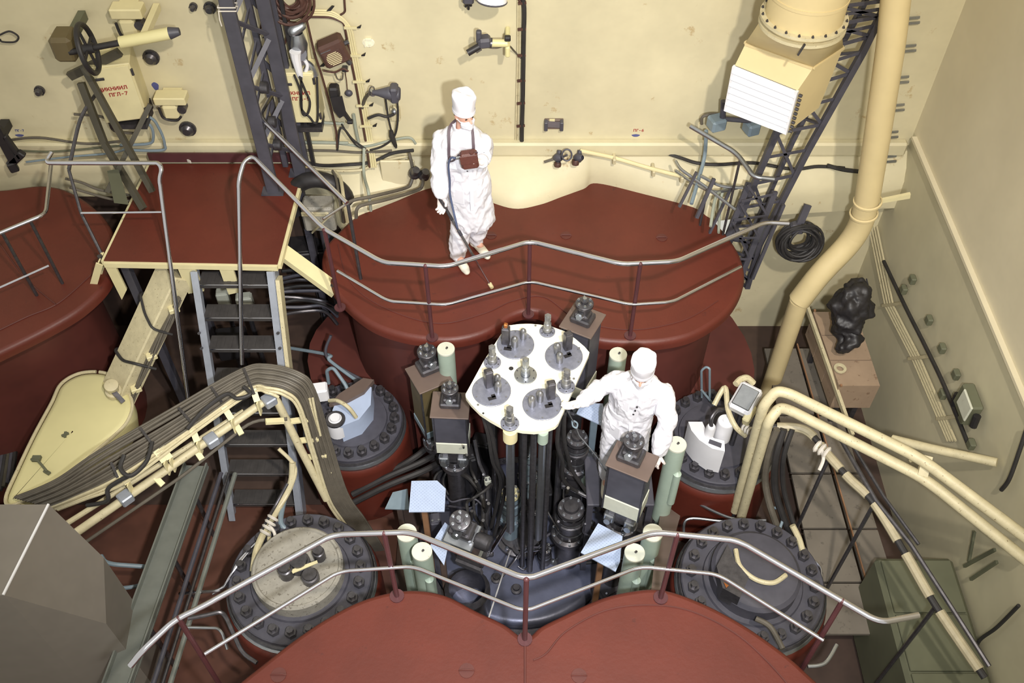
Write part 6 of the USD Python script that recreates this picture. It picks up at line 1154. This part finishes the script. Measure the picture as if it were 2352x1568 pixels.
    rows = np.vstack(rows); m_ = len(rows) // n; i, j = np.meshgrid(np.arange(m_ - 1), np.arange(n), indexing='ij'); kk = (j + 1) % n; q = np.stack([i * n + j, i * n + kk, (i + 1) * n + kk, (i + 1) * n + j], -1).reshape(-1, 4)
    cp.add((rows * V(1, 1.04, 1.06) + V(0, .008, .040)) * HS @ Rh.T + H, np.vstack([q[:, [0, 1, 2]], q[:, [0, 2, 3]]])); cap = t.part('cap', cp, 'white_cloth', smooth=60)
    t.part('cap_band', B().lathe([(.098, -.002), (.1, .0), (.1, .03), (.098, .032)], n=40), 'white_cloth', cap)
    p_, v0, f_, *_x = t.parts[-1]; v0 = (v0 * V(1, 1.155, 1) + V(0, .008, .04)) * HS @ Rh.T + H; t.parts[-1] = (p_, v0, f_, *_x)
    ms = m3.Manifold.batch_hull([hs(h(0, -.098, -.030), .018), hs(h(0, -.090, -.085), .024), hs(h(.05, -.055, -.045), .020), hs(h(-.05, -.055, -.045), .020), hs(h(.04, -.052, -.085), .02), hs(h(-.04, -.052, -.085), .02)])
    mk = t.part('mask', fuse([ms], .010, 4, .008, seed, (40, 40, 40)), 'white_cloth', smooth=60)
    for s_ in (-1, 1): t.part('mask_tie', B().tube([h(s_ * .06, -.055, -.04), h(s_ * .080, .0, -.015), h(s_ * .062, .075, .0)], .004, 6), 'white_cloth', mk)
    t.done(J['base']); return t

def jt(px, py, z): return P(px, py, z=z)
# the person with the probe, standing on the far deck
fl, fr_ = jt(1052, 598, 0), jt(1094, 566, 0)
c0 = (fl + fr_) / 2
J = dict(base=c0, fz=0.0, anl=fl + V(0, 0, .09), anr=fr_ + V(0, 0, .09), tol=jt(1072, 628, 0), tor=jt(1116, 590, 0))
X0, Y0 = -.405, 6.14
J.update(hips=V(X0 + .03, Y0 + .03, .93), waist=V(X0 + .03, Y0 + .02, 1.03), belly=V(X0, Y0, 1.1), chest=V(X0 + .0, Y0, 1.27), neck=V(X0 + .02, Y0 - .015, 1.49), head=V(X0 + .04, Y0 - .04, 1.635), hem=V(X0 + .06, Y0 + .06, .44))
J.update(hpl=V(X0 - .06, Y0 + .02, .88), hpr=V(X0 + .11, Y0 + .06, .88), knl=V(X0 - .03, Y0 + .0, .48), knr=V(X0 + .13, Y0 + .12, .48))
J.update(shl=V(X0 - .15, Y0 + .02, 1.385), shr=V(X0 + .16, Y0 - .02, 1.385), ell=jt(1010, 385, 1.18), wrl=jt(1012, 448, .95), elr=jt(1111, 335, 1.19), wrr=jt(1112, 372, 1.15))
J['ell'][1] += .02; J['wrr'] = P(1106, 372, y=Y0 - .20)
person('person in white coat and cap on the far red deck, holding a long probe', J, 6, 34, 3, 3, 0, dict(l=(V(.1, -.35, -1), V(.8, -.5, .0), .55, 1), r=(V(-.9, -.1, .15), V(-.1, -.5, .8), .55, -1)))
CX = P(1078, 366, y=Y0 - .235)
R = rotz(4) @ np.array([[math.cos(-.12), 0, math.sin(-.12)], [0, 1, 0], [-math.sin(-.12), 0, math.cos(-.12)]])
t = T('instrument_case', 'brown leather instrument case hung from the neck of the person with the probe', 'case')
t.part('case', B().box(CX, (.135, .085, .15), R, .018), 'leather'); t.part('flap', B().box(CX + R @ V(.0, -.045, .03), (.137, .006, .08), R, .003), 'leather'); t.part('buckle', B().cyl(CX + R @ V(.03, -.03, .078), CX + R @ V(.03, -.03, .092), .016, 10), 'leather')
nk = J['neck']
for s_, p in ((-1, [CX + R @ V(-.065, -.01, .07), V(X0 - .08, Y0 - .17, 1.28), V(X0 - .085, Y0 - .125, 1.42), V(X0 - .075, Y0 - .04, 1.52), V(X0 + .0, Y0 + .075, 1.53)]), (1, [CX + R @ V(.065, -.01, .07), V(X0 + .11, Y0 - .17, 1.28), V(X0 + .105, Y0 - .125, 1.42), V(X0 + .09, Y0 - .04, 1.52), V(X0 + .02, Y0 + .075, 1.53)])):
    t.part('strap', B().strip(spline(p, 6), .022, .005, (1, .3, 0)), 'strap')
t.part('socket', B().cyl(CX + R @ V(-.067, -.02, .05), CX + R @ V(-.10, -.03, .055), .014, 10), 'steel_brushed'); t.done()
t = T('radiation_probe', 'long thin steel probe with a blue-grey cable, touching the far red deck', 'probe')
tip = jt(1127, 655, .03); hd = J['wrl'] + V(.04, -.055, -.10); u = unit(tip - hd)
L = np.linalg.norm(tip - hd)
t.part('handle', B().cyl(hd - u * .12, hd + u * .12, .014, 12), 'steel_dark'); t.part('tube', B().cyl(hd + u * .12, hd + u * L * .62, .011, 12), 'steel_brushed'); t.part('rod', B().cyl(hd + u * L * .60, tip, .006, 8), 'chrome'); t.part('sensor', B().cyl(tip - u * .02, tip + u * .03, .018, 10), 'cream_paint')
for f in (.3, .62): t.part('joint', B().cyl(hd + u * (L * f - .025), hd + u * (L * f + .025), .015, 10), 'dark_grey')
t.part('cable', B().tube(spline([CX + R @ V(-.10, -.03, .055), CX + V(-.14, -.02, .03), CX + V(-.165, .0, -.06), CX + V(-.165, .03, -.25), CX + V(-.17, .05, -.42), hd + u * .16 + V(.02, -.02, 0), hd + u * .22], 7), .009, 8), 'hose_blue'); t.done()

# the person at the white head plate, standing on a step stand
SX, SY, SZ = .90, 4.34, -.80
t = T('step_stand', 'small dark steel stand in the pit under the person at the white plate', 'stand')
t.part('top', B().box((SX + .0, SY + .02, SZ - .02), (.56, .50, .04), None, .008), 'dark_grey')
for sx in (-1, 1):
    for sy in (-1, 1): t.part('leg', B().box((SX + sx * .25, SY + .02 + sy * .22, (SZ - .04 + FZ) / 2), (.05, .05, SZ - .04 - FZ)), 'dark_grey')
t.done()
J = dict(base=V(SX, SY, SZ), fz=SZ, anl=V(SX - .10, SY + .02, SZ + .09), anr=V(SX + .10, SY + .04, SZ + .09), tol=V(SX - .13, SY - .16, SZ), tor=V(SX + .12, SY - .15, SZ))
J.update(hips=V(SX + .0, SY + .04, .10), waist=V(SX + .01, SY + .02, .22), belly=V(SX + .02, SY + .02, .28), chest=V(SX + .04, SY - .01, .47), neck=V(SX + .035, SY - .045, .655), head=V(SX + .025, SY - .085, .785), hem=V(SX + .0, SY + .05, -.36))
J.update(hpl=V(SX - .09, SY + .04, .05), hpr=V(SX + .09, SY + .05, .05), knl=V(SX - .10, SY + .0, -.35), knr=V(SX + .10, SY + .02, -.35))
J.update(shl=V(SX - .13, SY + .03, .57), shr=V(SX + .205, SY - .06, .55), ell=jt(1384, 888, .43), wrl=jt(1338, 922, .47), elr=jt(1532, 962, .33), wrr=jt(1513, 1040, .02))
person('person in white coat and cap, one arm stretched to the white head plate', J, -14, -12, 12, 9, 0, dict(l=(V(-.9, -.25, -.18), V(.1, -.9, .3), .35, 1), r=(V(-.25, -.3, -1), V(.7, -.7, 0), .4, -1)))
